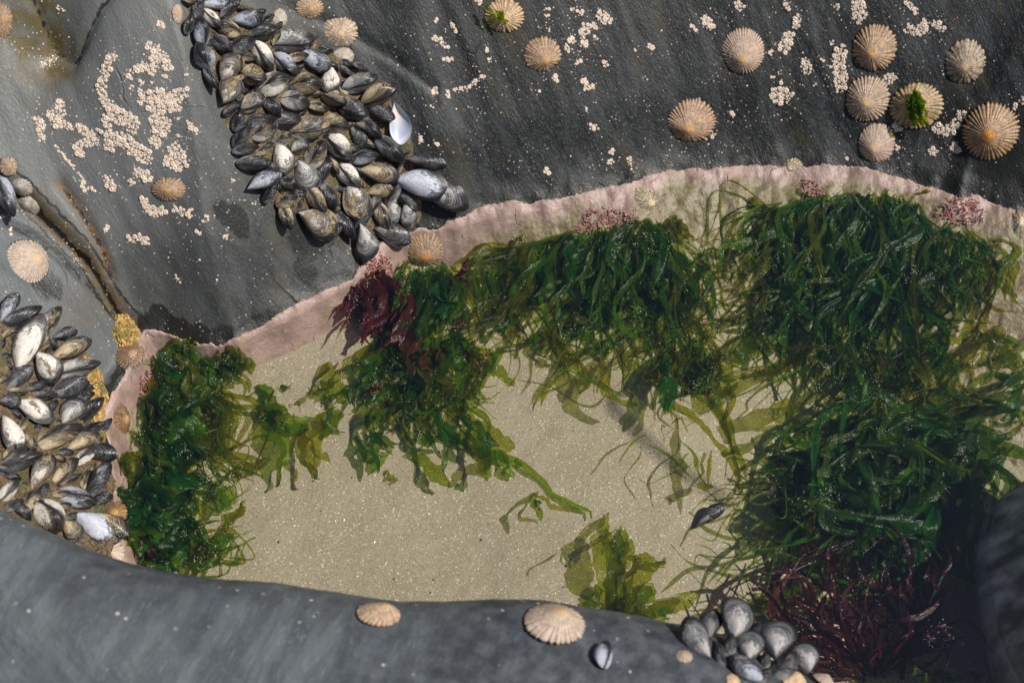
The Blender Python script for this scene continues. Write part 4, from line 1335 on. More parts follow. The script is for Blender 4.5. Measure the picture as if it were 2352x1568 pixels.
# strokes: view, group, width, points
GA, GB, GC, GD = 'bulge', 'slope', 'left', 'right'
STROKES = [
    ('A', GA, 95, [(1020, 470), (960, 560), (930, 680), (900, 800), (930, 900), (1000, 980)]), ('A', GA, 60, [(1320, 400), (1330, 410)]),
    ('A', GA, 95, [(1400, 430), (1380, 540), (1460, 500), (1500, 600)]), ('A', GA, 90, [(1190, 620), (1300, 590), (1360, 640), (1400, 600)]),
    ('A', GA, 130, [(1260, 880), (1400, 850), (1500, 900), (1650, 820)]), ('A', GA, 140, [(1380, 980), (1480, 950), (1580, 950)]),
    ('A', GA, 170, [(1400, 1050), (1460, 1120), (1420, 1180)]), ('A', GA, 140, [(980, 960), (1050, 1050), (1150, 1060), (1200, 1150)]),
    ('A', GA, 80, [(940, 1060), (960, 1140)]), ('A', GA, 140, [(980, 1220), (1100, 1250), (1180, 1320), (1320, 1420)]), ('A', GA, 80, [(960, 1300), (1000, 1330)]),
    ('A', GA, 90, [(530, 920), (550, 1000), (500, 1100), (620, 1130)]), ('A', GA, 70, [(450, 1010), (470, 1060)]),
    ('A', GA, 85, [(700, 1130), (800, 1200), (850, 1270), (750, 1270)]), ('A', GA, 70, [(330, 1060), (370, 1120), (370, 1200), (380, 1260)]),
    ('A', GA, 85, [(690, 1310), (730, 1380)]), ('A', GA, 140, [(1560, 1340), (1600, 1400), (1520, 1450), (1620, 1480)]), ('A', GA, 70, [(1350, 1250), (1420, 1300)]),
    ('A', GA, 22, [(480, 1290), (560, 1390), (660, 1500)]), ('A', GA, 55, [(1150, 700), (1152, 702)]), ('A', GA, 50, [(1250, 820), (1254, 822)]),
    ('A', GA, 45, [(1170, 780), (1172, 782)]), ('A', GA, 50, [(1440, 1210), (1444, 1212)]), ('A', GA, 24, [(1350, 740), (1351, 740)]), ('A', GA, 35, [(1660, 670), (1661, 671)]),
    ('A', GA, 24, [(1590, 1055), (1591, 1055)]), ('A', GA, 48, [(1680, 1100), (1760, 1190)]), ('A', GA, 34, [(1600, 1220), (1602, 1220)]), ('A', GA, 40, [(520, 65), (560, 100)]),
    ('A', GA, 60, [(1420, 200), (1460, 230)]), ('A', GA, 40, [(880, 1160), (900, 1180)]), ('A', GA, 30, [(1260, 720), (1270, 770)]), ('A', GA, 40, [(1460, 680), (1490, 690)]),
    ('L', GC, 95, [(1220, 190), (1330, 240)]), ('L', GC, 80, [(960, 260), (1010, 350)]), ('L', GC, 45, [(1150, 265), (1190, 310)]),
    ('L', GC, 85, [(1270, 440), (1330, 510), (1380, 570), (1450, 540)]), ('L', GC, 60, [(1560, 520), (1640, 560), (1700, 590)]), ('L', GC, 75, [(1150, 800), (1250, 790), (1320, 830)]),
    ('L', GC, 45, [(740, 310), (770, 360)]), ('L', GC, 25, [(800, 330), (850, 370)]), ('L', GC, 40, [(965, 690), (940, 740)]), ('L', GC, 34, [(1740, 735), (1790, 745)]),
    ('L', GC, 34, [(1930, 1165), (1932, 1166)]), ('L', GC, 22, [(2085, 270), (2086, 270)]), ('L', GC, 30, [(95, 755), (105, 700)]), ('L', GC, 36, [(15, 595), (16, 597)]),
    ('L', GC, 18, [(540, 20), (650, 150), (770, 300)]), ('L', GC, 30, [(2000, 770), (2020, 800)]), ('L', GC, 20, [(1570, 1120), (1610, 1190)]), ('L', GC, 40, [(1690, 530), (1710, 540)]),
    ('L', GC, 26, [(1850, 590), (1870, 620)]), ('L', GC, 26, [(1810, 630), (1815, 632)]), ('L', GC, 20, [(1780, 985), (1782, 987)]),
    ('G', GD, 85, [(640, 260), (600, 350)]), ('G', GD, 70, [(700, 130), (695, 190)]), ('G', GD, 40, [(610, 10), (630, 60)]), ('G', GD, 60, [(275, 30), (300, 60)]),
    ('G', GD, 75, [(760, 450), (775, 520)]), ('G', GD, 105, [(1030, 370), (990, 480), (1030, 540), (1020, 640)]), ('G', GD, 140, [(560, 690), (610, 690)]),
    ('G', GD, 120, [(1150, 30), (1160, 130)]), ('G', GD, 48, [(1490, 10), (1570, 90)]), ('G', GD, 80, [(1510, 210), (1590, 230), (1630, 170)]), ('G', GD, 65, [(1710, 170), (1760, 210)]),
    ('G', GD, 80, [(1350, 585), (1395, 560)]), ('G', GD, 70, [(1420, 900), (1440, 930)]), ('G', GD, 85, [(1710, 930), (1820, 950), (1850, 900)]), ('G', GD, 80, [(1890, 830), (1910, 850)]),
    ('G', GD, 70, [(1845, 1060), (1875, 1095)]), ('G', GD, 55, [(1690, 1090), (1695, 1120)]), ('G', GD, 55, [(1055, 1160), (1060, 1190)]), ('G', GD, 45, [(1420, 1060), (1425, 1080)]),
    ('G', GD, 55, [(2340, 710), (2345, 740)]), ('G', GD, 45, [(2285, 765), (2290, 780)]), ('G', GD, 50, [(950, 310), (955, 315)]), ('G', GD, 36, [(890, 435), (892, 436)]),
    ('G', GD, 60, [(35, 130), (80, 190)]), ('G', GD, 42, [(990, 50), (995, 60)]), ('G', GD, 26, [(830, 615), (832, 615)]), ('G', GD, 40, [(230, 820), (240, 835)]),
    ('G', GD, 60, [(50, 990), (90, 970)]), ('G', GD, 32, [(525, 560), (527, 561)]), ('G', GD, 30, [(580, 590), (582, 600)]), ('G', GD, 30, [(575, 525), (576, 528)]), ('G', GD, 34, [(510, 375), (515, 390)]),
    ('F', GB, 95, [(1380, 120), (1430, 150)]), ('F', GB, 100, [(1230, 260), (1270, 220)]), ('F', GB, 55, [(1330, 205), (1332, 206)]), ('F', GB, 62, [(1150, 310), (1152, 312)]),
    ('F', GB, 45, [(1335, 295), (1337, 296)]), ('F', GB, 50, [(1100, 360), (1130, 390)]), ('F', GB, 50, [(1230, 345), (1260, 350)]), ('F', GB, 52, [(1400, 480), (1415, 515)]),
    ('F', GB, 46, [(1180, 485), (1210, 490)]), ('F', GB, 48, [(1250, 630), (1260, 635)]), ('F', GB, 46, [(1250, 690), (1320, 675)]), ('F', GB, 44, [(1010, 600), (1030, 635)]),
    ('F', GB, 46, [(70, 300), (130, 320), (170, 375)]), ('F', GB, 34, [(205, 195), (240, 240)]), ('F', GB, 52, [(70, 705), (85, 715)]), ('F', GB, 46, [(165, 735), (180, 742)]),
    ('F', GB, 34, [(220, 705), (330, 690), (380, 650), (460, 600)]), ('F', GB, 34, [(475, 375), (485, 395)]), ('F', GB, 34, [(490, 455), (500, 470)]), ('F', GB, 50, [(1305, 990), (1340, 1000)]),
    ('F', GB, 50, [(1440, 1275), (1465, 1265)]), ('F', GB, 42, [(1460, 1190), (1462, 1192)]), ('F', GB, 42, [(1600, 1250), (1605, 1260)]), ('F', GB, 16, [(1605, 1270), (1620, 1330)]),
    ('F', GB, 42, [(1490, 1410), (1492, 1411)]), ('F', GB, 40, [(945, 1335), (960, 1345)]), ('F', GB, 60, [(2180, 140), (2240, 210)]), ('F', GB, 42, [(1755, 350), (1765, 365)]),
    ('F', GB, 30, [(2090, 190), (2130, 250)]), ('F', GB, 48, [(1210, 90), (1230, 110)]), ('F', GB, 36, [(1155, 70), (1156, 71)]), ('F', GB, 34, [(960, 68), (961, 69)]),
    ('F', GB, 50, [(415, 10), (440, 20)]), ('F', GB, 30, [(940, 120), (960, 122)]), ('F', GB, 26, [(880, 200), (882, 202)]), ('F', GB, 26, [(965, 240), (975, 245)]),
    ('F', GB, 30, [(85, 160), (90, 160)]), ('F', GB, 30, [(130, 470), (215, 465)]), ('F', GB, 22, [(1650, 390), (1655, 395)]), ('F', GB, 30, [(1265, 850), (1270, 860)]),
    ('F', GB, 30, [(85, 1130), (87, 1131)]), ('F', GB, 30, [(55, 835), (57, 836)]), ('F', GB, 24, [(885, 710), (887, 712)]),
    ('E', GB, 34, [(1815, 70), (1818, 72)]), ('E', GB, 46, [(1865, 115), (1895, 150)]), ('E', GB, 36, [(2020, 165), (2022, 166)]), ('E', GB, 36, [(2055, 355), (2056, 356)]),
    ('E', GB, 44, [(2025, 860), (2028, 862)]), ('E', GC, 34, [(275, 470), (277, 472)]), ('E', GC, 30, [(460, 670), (462, 672)]), ('E', GC, 40, [(215, 950), (230, 960)]),
]
BLABEL = {GA: ('pale barnacle in the dense crusts on the grey bulge left of mussels', 'barnacles on the grey bulge'),
          GB: ('pinkish-white barnacle in small clumps on the slope right of upper mussels', 'barnacles on the middle slope'),
          GC: ('cream barnacle on the dark rock between rusty crack and upper mussels', 'barnacles above the pool corner'),
          GD: ('pink-white barnacle in clumps among the limpets at upper right', 'barnacles among the limpets')}
bp = []           # px, py, radius p, group
for v, grp, wd, pts in STROKES:
    pp = np.array([V2P(v, *q) for q in pts])
    wp = wd * VS(v)
    seg = np.hypot(*np.diff(pp, axis=0).T)
    tot = seg.sum()
    area = tot * wp + math.pi * (wp / 2) ** 2
    rb = 4.4 if grp == GA else 4.2
    n_try = max(1, int(area / (rb * rb * 1.6)))
    cum = np.r_[0, np.cumsum(seg)]
    placed = []
    for _ in range(n_try * 4):
        if len(placed) >= n_try:
            break
        t = rng.uniform(0, tot)
        x = np.interp(t, cum, pp[:, 0])
        y = np.interp(t, cum, pp[:, 1])
        rr = wp / 2 * math.sqrt(rng.uniform()) * 0.92
        th = rng.uniform(0, 6.283)
        x += rr * math.cos(th)
        y += rr * math.sin(th)
        r_ = min(rb * min(1.75, rng.lognormal(-0.10, 0.48)), wp * 0.5 + 0.8)
        if all((x - a) ** 2 + (y - b) ** 2 > (0.64 * (r_ + c)) ** 2 for a, b, c in placed):
            placed.append((x, y, r_))
    bp += [(x, y, r_, grp) for x, y, r_ in placed]
    for _ in range(int(3 + area / 260)):            # small fry around each clump
        t = rng.uniform(0, tot)
        x = np.interp(t, cum, pp[:, 0]) + rng.normal(0, wp * 0.8 + 6)
        y = np.interp(t, cum, pp[:, 1]) + rng.normal(0, wp * 0.8 + 6)
        bp.append((x, y, rng.uniform(0.9, 1.9), grp))
for _ in range(950):                                # scattered spat
    x, y = rng.uniform(0, 2352), rng.uniform(0, 800)
    bp.append((x, y, rng.choice([0.9, 1.2, 1.6, 2.4], p=[0.45, 0.3, 0.17, 0.08]), GB if x > 1000 else GC))
for x, y, r_ in ((2020, 0, 0),):
    pass


def in_p(x, y, poly):
    return bool(inside(np.array([x]), np.array([y]), poly)[0])


BED_P = [(410, -30), (560, -30), (720, 90), (890, 185), (960, 330), (1075, 420), (1060, 480), (960, 560), (840, 610), (690, 540), (600, 440), (520, 300)]
bp = [b for b in bp if not in_p(b[0], b[1], BED_P) and all(((b[0] - l[0]) / (l[2] * 1.02)) ** 2 + ((b[1] - l[1]) / (l[3] * 1.02)) ** 2 > 1 for l in LIMPET_INFO)]
bpx, bpy_ = np.array([b[0] for b in bp]), np.array([b[1] for b in bp])
Q, N = hit(bpx, bpy_)
dsh = bil(DG, Q[:, 0], Q[:, 1])
ok = dsh > 0.012
order = [i for i in np.argsort([-b[2] for b in bp]) if ok[i]]
small_v, small_f, small_uv = {}, {}, {}
n_ind = 0
cnt = {}
for i in order:
    x, y, r_, grp = bp[i]
    q, n = Q[i], Vector(N[i])
    s_ = r_ * px_size(q)
    X = img_frame(n, rng.uniform(0, 6.28))
    Y = n.cross(X)
    hgt = s_ * rng.uniform(0.5, 0.85)
    Mx = np.array((Matrix((X, Y, n)).transposed()))
    if n_ind < 300 and 0 <= x <= PW and 0 <= y <= PH:
        lab = BLABEL[grp][0]
        if grp == GA:
            lab = lab.replace('the dense crusts', 'the ' + ('upper' if y < 230 else 'middle' if y < 290 else 'lower') + ('-left' if x < 190 else '-centre' if x < 270 else '-right') + ' crust')
        elif grp == GD:
            lab = lab.replace('in clumps', 'in ' + ('upper' if y < 110 else 'lower') + (' left' if x < 1880 else ' middle' if x < 2120 else ' right') + ' clumps')
        elif grp == GB:
            lab = lab.replace('small clumps', ('high ' if y < 200 else 'low ') + ('left' if x < 1180 else 'central' if x < 1450 else 'right') + ' clumps')
        else:
            lab = lab.replace('on the dark rock', 'high on dark rock' if y < 430 else 'low on dark rock')
        o = obj('barnacle', BARN[n_ind % 4][0], label=lab, cat='barnacle', group=BLABEL[grp][1])
        o.matrix_world = Matrix.Translation(Vector(q)) @ Matrix((X, Y, n)).transposed().to_4x4() @ Matrix.Diagonal((s_, s_, hgt, 1))
        n_ind += 1
        continue
    V, f, UV = (BARN[i % 4][1:] if r_ > 2.2 else BLOW[i % 3])
    W = (V * np.array((s_, s_, hgt))) @ Mx.T + q
    sv, sf, su = small_v.setdefault(grp, []), small_f.setdefault(grp, []), small_uv.setdefault(grp, [])
    b0 = cnt.get(grp, 0)
    sv.append(W)
    sf += [tuple(b0 + t for t in g_) for g_ in f]
    su += list(UV)
    cnt[grp] = b0 + len(V)
SLAB_ = {GA: 'crust of tiny pale barnacles on the grey bulge', GB: 'scattered tiny barnacles on the slope right of the mussels',
         GC: 'scattered tiny barnacles on dark rock beside the crack', GD: 'scattered tiny barnacles among the upper right limpets'}
for grp in small_v:
    me = mesh('barnacle_spat', np.vstack(small_v[grp]), small_f[grp], MAT_BARN, True, small_uv[grp])
    obj('barnacle_spat', me, kind='stuff', label=SLAB_[grp], cat='barnacles')
print('individual barnacles', n_ind, 'total', len(order), 'mussels', len(items))
# ---------------------------------------------------------------- seaweed
def weed_mat(name, t, d, tr, opac, rough=0.22, spec=0.35):
    m = M(name)
    O = m.pos()
    rnd = m.n('ObjectInfo', out=5)
    n1 = m.noise(O, 60.0, 3.0)
    n2 = m.noise(O, 330.0, 3.0)
    vary = m.n('HueSaturation', {'Hue': m.ramp(rnd, 0, 1, 0.475, 0.525), 'Saturation': 1.0, 'Value': m.ramp(m.add(m.mul(rnd, 0.5), m.mul(n1, 0.5)), 0.2, 0.8, 0.6, 1.45), 'Color': d})
    vary2 = m.n('HueSaturation', {'Hue': m.ramp(rnd, 0, 1, 0.475, 0.525), 'Saturation': 1.0, 'Value': m.ramp(n1, 0.3, 0.7, 0.7, 1.3), 'Color': tr})
    nrm = m.bump(m.add(n1, m.mul(n2, 0.5)), 0.6, 0.003)
    body = m.n('MixShader', {0: 0.55, 1: m.n('BsdfDiffuse', {'Color': vary, 'Normal': nrm}), 2: m.n('BsdfTranslucent', {'Color': vary2})})
    fac = m.ramp(m.add(n1, m.mul(m.add(n2, -0.5), 0.4)), 0.25, 0.75, opac - 0.16, min(1.0, opac + 0.16))
    thin = m.n('MixShader', {0: fac, 1: m.n('BsdfTransparent', {'Color': t}), 2: body})
    fr = m.n('Fresnel', {'IOR': 1.38, 'Normal': nrm})
    sh = m.n('MixShader', {0: m.mul(fr, spec), 1: thin, 2: m.n('BsdfGlossy', {'Color': (1, 1, 1), 'Roughness': rough, 'Normal': nrm})})
    return m.done(sh)


WM = {
    'y': weed_mat('ulva_yellow', (0.62, 0.66, 0.10), (0.085, 0.092, 0.003), (0.18, 0.195, 0.005), 0.38, 0.25, 0.25),
    'g': weed_mat('ulva_green', (0.52, 0.64, 0.07), (0.052, 0.105, 0.003), (0.17, 0.32, 0.005), 0.42, 0.24, 0.28),
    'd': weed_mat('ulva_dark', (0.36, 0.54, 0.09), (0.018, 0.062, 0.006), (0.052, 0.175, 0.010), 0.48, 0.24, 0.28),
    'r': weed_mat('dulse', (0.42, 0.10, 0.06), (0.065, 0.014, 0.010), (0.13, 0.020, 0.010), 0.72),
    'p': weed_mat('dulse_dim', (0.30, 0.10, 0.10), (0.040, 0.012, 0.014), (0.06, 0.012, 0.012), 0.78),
}
JOBS = []       # parent, spine pts (n,2), width p, z tip choice, material key, seed, name


CLUMPS = []


def clump(name, lab, cat, base_p, group=None):
    q, _ = hit([base_p[0]], [base_p[1]])
    o = bpy.data.objects.new(name, None)
    C.objects.link(o)
    o.location = q[0]
    CLUMPS.append(o)
    o['label'] = lab
    o['category'] = cat
    if group:
        o['group'] = group
    return o


def spline(pts, n):
    p = np.array(pts, float)
    if len(p) == 2:
        p = np.vstack([p[0], p.mean(0) + 0.06 * np.array([-(p[1] - p[0])[1], (p[1] - p[0])[0]]) * random.choice((-1, 1)), p[1]])
    d = np.r_[0, np.cumsum(np.hypot(*np.diff(p, axis=0).T))]
    q = np.vstack([2 * p[0] - p[1], p, 2 * p[-1] - p[-2]])
    out = []
    for u in np.linspace(0, d[-1], n):
        i = min(np.searchsorted(d, u, 'right') - 1, len(p) - 2)
        t = (u - d[i]) / (d[i + 1] - d[i] + 1e-9)
        a, b, c, e = q[i], q[i + 1], q[i + 2], q[i + 3]
        out.append(0.5 * (2 * b + (c - a) * t + (2 * a - 5 * b + 4 * c - e) * t * t + (3 * b - a - 3 * c + e) * t ** 3))
    return np.array(out)


def frond(parent, pts, w, mat='g', z=None, taper=0.5, name='frond', root_dz=0.003, man=1.35):
    JOBS.append(dict(parent=parent, sp=spline(pts, 26), w=w * man, mat=mat, z=z, taper=taper, seed=len(JOBS) + 1000, name=name, root_dz=root_dz))


def poly_at(pts, s):
    p = np.array(pts, float)
    if len(p) == 1:
        return p[0]
    d = np.r_[0, np.cumsum(np.hypot(*np.diff(p, axis=0).T))]
    return np.array([np.interp(s * d[-1], d, p[:, 0]), np.interp(s * d[-1], d, p[:, 1])])


def fan(parent, roots, tips, n, w, mats, z=None, jit=20, bow=0.20, short=0.55, name='frond'):
    n = int(n * 1.05)
    for k in range(n):
        s = (k + random.random()) / n
        a = poly_at(roots, min(1, max(0, s + random.gauss(0, 0.06)))) + np.array([random.gauss(0, jit * 0.5), random.gauss(0, jit * 0.35)])
        b = poly_at(tips, min(1, max(0, s + random.gauss(0, 0.10)))) + np.array([random.gauss(0, jit), random.gauss(0, jit)])
        f = random.uniform(short, 1.05)
        b = a + (b - a) * f
        dv = b - a
        nrm = np.array([-dv[1], dv[0]])
        k1, k2 = random.gauss(0, bow), random.gauss(0, bow)
        pts = [a, a + dv * 0.33 + nrm * k1, a + dv * 0.68 + nrm * (k1 * 0.6 + k2), b]
        frond(parent, pts, random.uniform(w[0] * 0.35, w[1] * 0.75), random.choice(mats), z=z, taper=random.uniform(0.25, 0.8), name=name, man=1.0)


def mess(parent, poly, n, w, ln_, mats, flow, spread=1.0):
    xs_, ys_ = [a for a, b in poly], [b for a, b in poly]
    k = 0
    while k < n:
        x, y = random.uniform(min(xs_), max(xs_)), random.uniform(min(ys_), max(ys_))
        if not in_p(x, y, poly):
            continue
        k += 1
        th = flow + random.gauss(0, spread)
        L_ = random.uniform(*ln_)
        d1 = np.array((math.cos(th), math.sin(th)))
        th2 = th + random.gauss(0, 0.7)
        a = np.array((x, y)) - d1 * L_ * 0.5
        b = a + d1 * L_ * 0.5
        c = b + np.array((math.cos(th2), math.sin(th2))) * L_ * 0.5
        frond(parent, [a, b, c], random.uniform(3, 8) if random.random() < 0.4 else random.uniform(w[0], w[1] * 0.85), random.choice(mats), taper=random.uniform(0.1, 0.6), man=1.0)


def VP(v, pts):
    return [V2P(v, *q) for q in pts]


VIEWS['X'] = (800, 1350, 1.845)
VIEWS['Y'] = (2900, 1300, 1.96)
VIEWS['Z'] = (2600, 1300, 2.24)

# --- left clump
c1 = clump('sea_lettuce', 'dark green sea lettuce hanging beside the lower-left mussels', 'seaweed', (330, 900))
fan(c1, [(350, 815), (430, 830), (540, 830)], [(330, 960), (430, 980), (540, 930)], 18, (34, 66), 'dggy', short=0.6)
fan(c1, [(345, 840), (400, 790), (420, 850)], [(400, 775), (430, 800), (470, 850)], 6, (30, 46), 'yg', jit=8)
fan(c1, [(500, 850), (545, 860)], [(530, 800), (555, 815)], 5, (34, 46), 'yg', jit=6)
fan(c1, [(330, 900), (350, 1000), (310, 1100)], [(470, 950), (480, 1080), (450, 1200)], 40, (30, 75), 'ddgg', short=0.4)
fan(c1, [(290, 1110), (300, 1240), (350, 1300)], [(420, 1120), (460, 1220), (450, 1300)], 30, (30, 70), 'ddgd', short=0.4)
fan(c1, [(440, 900), (490, 900)], [(530, 1040), (640, 1080)], 8, (26, 50), 'gyy')
fan(c1, [(430, 1320), (470, 1330)], [(490, 1170), (565, 1155), (580, 1270)], 10, (18, 34), 'ygy', jit=10)
for p_, w_, mt in (([(300, 80), (240, 130), (180, 220)], 105, 'y'), ([(40, 150), (180, 200), (330, 190), (390, 260)], 90, 'g'), ([(440, 560), (560, 700), (620, 850), (590, 1000), (555, 1100)], 130, 'g'),
                   ([(520, 540), (600, 600), (700, 650), (820, 590)], 100, 'g'), ([(770, 630), (770, 740), (795, 850), (840, 960), (865, 1045)], 95, 'y'),
                   ([(520, 890), (440, 930), (330, 980), (180, 1030)], 60, 'y'), ([(430, 350), (480, 440), (520, 560), (560, 650)], 110, 'd'), ([(560, 480), (580, 560), (620, 620)], 70, 'y'),
                   ([(330, 1200), (290, 1300), (200, 1400), (80, 1560)], 75, 'y'), ([(260, 1460), (180, 1500), (60, 1590)], 70, 'g'), ([(130, 1060), (180, 1180), (140, 1300)], 100, 'g')):
    frond(c1, VP('X', p_), w_ * VS('X'), mt)

fan(c1, [(265, 1050), (300, 1040), (330, 1060)], [(280, 1090), (310, 1095), (350, 1090)], 8, (16, 30), 'g', jit=8)
# --- middle clump under the orange limpet
c2 = clump('sea_lettuce', 'bright green sea lettuce hanging below the orange-tipped limpet', 'seaweed', (980, 640))
fan(c2, [(915, 620), (980, 612), (1050, 640)], [(910, 780), (980, 800), (1060, 770)], 32, (22, 48), 'ggd', short=0.45)
fan(c2, [(900, 615), (960, 600)], [(890, 600), (1010, 600)], 4, (14, 22), 'g', jit=8)
fan(c2, [(880, 770), (960, 780), (1040, 780)], [(770, 890), (850, 960), (960, 940), (1080, 890), (1150, 850)], 32, (20, 48), 'gdgy', short=0.5)
fan(c2, [(840, 890), (920, 900), (1040, 900)], [(780, 940), (880, 1030), (960, 1030), (1030, 1080), (1110, 1070), (1150, 1040)], 18, (14, 30), 'dgy', short=0.5)
for p_, w_, mt in (([(1000, 510), (900, 610), (860, 720), (890, 860), (960, 920)], 75, 'y'), ([(1050, 560), (960, 640), (930, 740)], 120, 'g'), ([(1240, 690), (1350, 760), (1490, 790)], 55, 'd'),
                   ([(1140, 730), (1200, 850), (1300, 930), (1310, 1000)], 60, 'd'), ([(1540, 850), (1620, 890), (1720, 970), (1840, 1105)], 85, 'g'), ([(1500, 540), (1600, 620), (1680, 740), (1870, 770)], 80, 'd'),
                   ([(1350, 680), (1280, 790), (1300, 880)], 70, 'd'), ([(1900, 520), (2030, 640), (2100, 740), (2210, 800)], 85, 'd'), ([(960, 180), (960, 260), (1070, 300)], 120, 'y'),
                   ([(900, 460), (1000, 400), (1100, 440)], 120, 'g'), ([(1270, 1000), (1320, 900), (1420, 830)], 50, 'g'), ([(1370, 980), (1420, 1040), (1460, 1060)], 40, 'y')):
    frond(c2, VP('X', p_), w_ * VS('X'), mt)
for p_, w_, mt in (([(0, 540), (130, 640), (250, 770), (390, 870), (510, 930), (600, 990), (700, 1070), (760, 1150), (860, 1205), (940, 1250), (1030, 1275), (1045, 1335)], 48, 'g'),
                   ([(130, 560), (230, 650), (330, 740), (380, 790), (480, 800)], 85, 'y'), ([(60, 700), (180, 790), (270, 900), (260, 1050)], 100, 'g'), ([(180, 820), (330, 880), (430, 960), (470, 1040)], 70, 'g'),
                   ([(330, 900), (240, 940), (210, 1020)], 80, 'y'), ([(480, 900), (520, 960)], 40, 'g')):
    frond(c2, VP('U', p_), w_ * VS('U'), mt, taper=0.35)
lf = clump('sea_lettuce', 'small torn green weed strip drifting above the open sand', 'seaweed', V2P('U', 640, 1220))
frond(lf, VP('U', [(660, 1130), (605, 1215), (655, 1290), (665, 1355)]), 38 * VS('U'), 'g', z=-0.012)
frond(lf, VP('U', [(600, 1150), (690, 1190), (740, 1235), (880, 1285)]), 26 * VS('U'), 'y', z=-0.014)

# --- centre clump
c3 = clump('sea_lettuce', 'thick green sea lettuce spreading below the dark banded limpet', 'seaweed', (1400, 540))
fan(c3, [(1230, 570), (1280, 550), (1340, 530), (1400, 530)], [(1080, 760), (1160, 790), (1240, 790), (1320, 780)], 42, (16, 40), 'gdggy', short=0.4)
fan(c3, [(1390, 530), (1480, 505), (1540, 520)], [(1300, 800), (1400, 815), (1500, 805), (1580, 740)], 46, (16, 42), 'gdgd', short=0.4)
fan(c3, [(1500, 560), (1600, 640)], [(1560, 840), (1620, 880), (1660, 760)], 22, (10, 30), 'dgyy', short=0.45)
fan(c3, [(1540, 790), (1640, 810)], [(1490, 920), (1560, 970), (1650, 950)], 22, (12, 30), 'dgyy', short=0.5)
fan(c3, [(1200, 560), (1260, 600)], [(1040, 780), (1140, 740)], 10, (26, 55), 'y', short=0.7)
fan(c3, [(1205, 560), (1195, 580)], [(1205, 515), (1190, 520)], 3, (18, 26), 'y', jit=6)
fan(c3, [(1500, 510), (1545, 530)], [(1560, 495), (1610, 560)], 6, (20, 40), 'y', jit=8)
fan(c3, [(1560, 540), (1620, 620)], [(1680, 660), (1720, 600), (1740, 700)], 12, (4, 12), 'yg', jit=14)
for p_, w_, mt in (([(1280, -60), (1130, 50), (960, 110), (880, 180), (800, 255), (720, 345), (690, 430), (675, 505)], 52, 'y'), ([(800, 60), (900, 160), (970, 240), (985, 330), (950, 415)], 100, 'y'),
                   ([(1180, 60), (1135, 190), (1145, 300), (1195, 410), (1280, 490), (1385, 490)], 72, 'y'), ([(700, -40), (760, 60), (900, 120)], 130, 'y'),
                   ([(1640, 480), (1760, 560), (1870, 660), (1970, 770), (2060, 900), (2125, 1050), (2150, 1150)], 62, 'y'),
                   ([(1800, 180), (1870, 310), (1950, 470), (2030, 620), (2090, 780), (2160, 920), (2190, 1040)], 58, 'y'),
                   ([(1900, 200), (1980, 330), (2000, 430), (1950, 520)], 140, 'y'), ([(1650, 0), (1620, 200), (1610, 400), (1600, 560)], 90, 'd'), ([(1800, 0), (1780, 250), (1760, 420)], 80, 'd'),
                   ([(430, 60), (340, 140), (260, 260), (180, 400), (0, 480)], 60, 'g'), ([(330, 180), (400, 280), (470, 360)], 55, 'g'),
                   ([(1380, 270), (1440, 320), (1560, 310)], 16, 'y'), ([(1480, 700), (1350, 780), (1240, 930)], 14, 'y'), ([(1930, 830), (1915, 950), (1900, 1080)], 22, 'y'),
                   ([(1700, 760), (1800, 860), (1830, 1000), (1900, 1100)], 18, 'g'), ([(1820, 1090), (1880, 1100), (1940, 1095)], 45, 'y'),
                   ([(1620, 650), (1700, 600), (1760, 700)], 14, 'y'), ([(1850, 900), (1780, 960), (1720, 900)], 10, 'y'), ([(1760, 850), (1700, 950), (1780, 1040)], 10, 'g'), ([(1450, 780), (1600, 860), (1700, 950), (1790, 1040)], 12, 'g')):
    frond(c3, VP('U', p_), w_ * VS('U'), mt)

# --- right clump
c4 = clump('sea_lettuce', 'broad deep green sea lettuce fan filling the upper right pool', 'seaweed', (1950, 480))
fan(c4, [(1770, 500), (1810, 470), (1880, 458), (1960, 452)], [(1680, 620), (1720, 730), (1780, 800), (1850, 890)], 46, (14, 38), 'dgggy', short=0.4)
fan(c4, [(1940, 452), (2040, 455), (2110, 470)], [(1870, 880), (1960, 930), (2060, 920), (2140, 860)], 60, (16, 40), 'dddg', short=0.35)
fan(c4, [(2120, 515), (2200, 530), (2270, 560)], [(2100, 880), (2190, 830), (2260, 720), (2330, 650)], 34, (14, 36), 'dgyd', short=0.4)
fan(c4, [(1880, 458), (2000, 450), (2100, 465)], [(1860, 550), (2000, 560), (2110, 550)], 14, (18, 36), 'gdg', short=0.6)
fan(c4, [(1990, 810), (2150, 800)], [(1970, 970), (2100, 980), (2230, 920)], 16, (14, 34), 'yyg', short=0.5)
fan(c4, [(2220, 580), (2290, 620)], [(2350, 640), (2340, 760)], 8, (16, 34), 'y', short=0.7)
fan(c4, [(1760, 500), (1800, 480)], [(1580, 560), (1620, 650), (1680, 700)], 14, (5, 14), 'yg', jit=14)
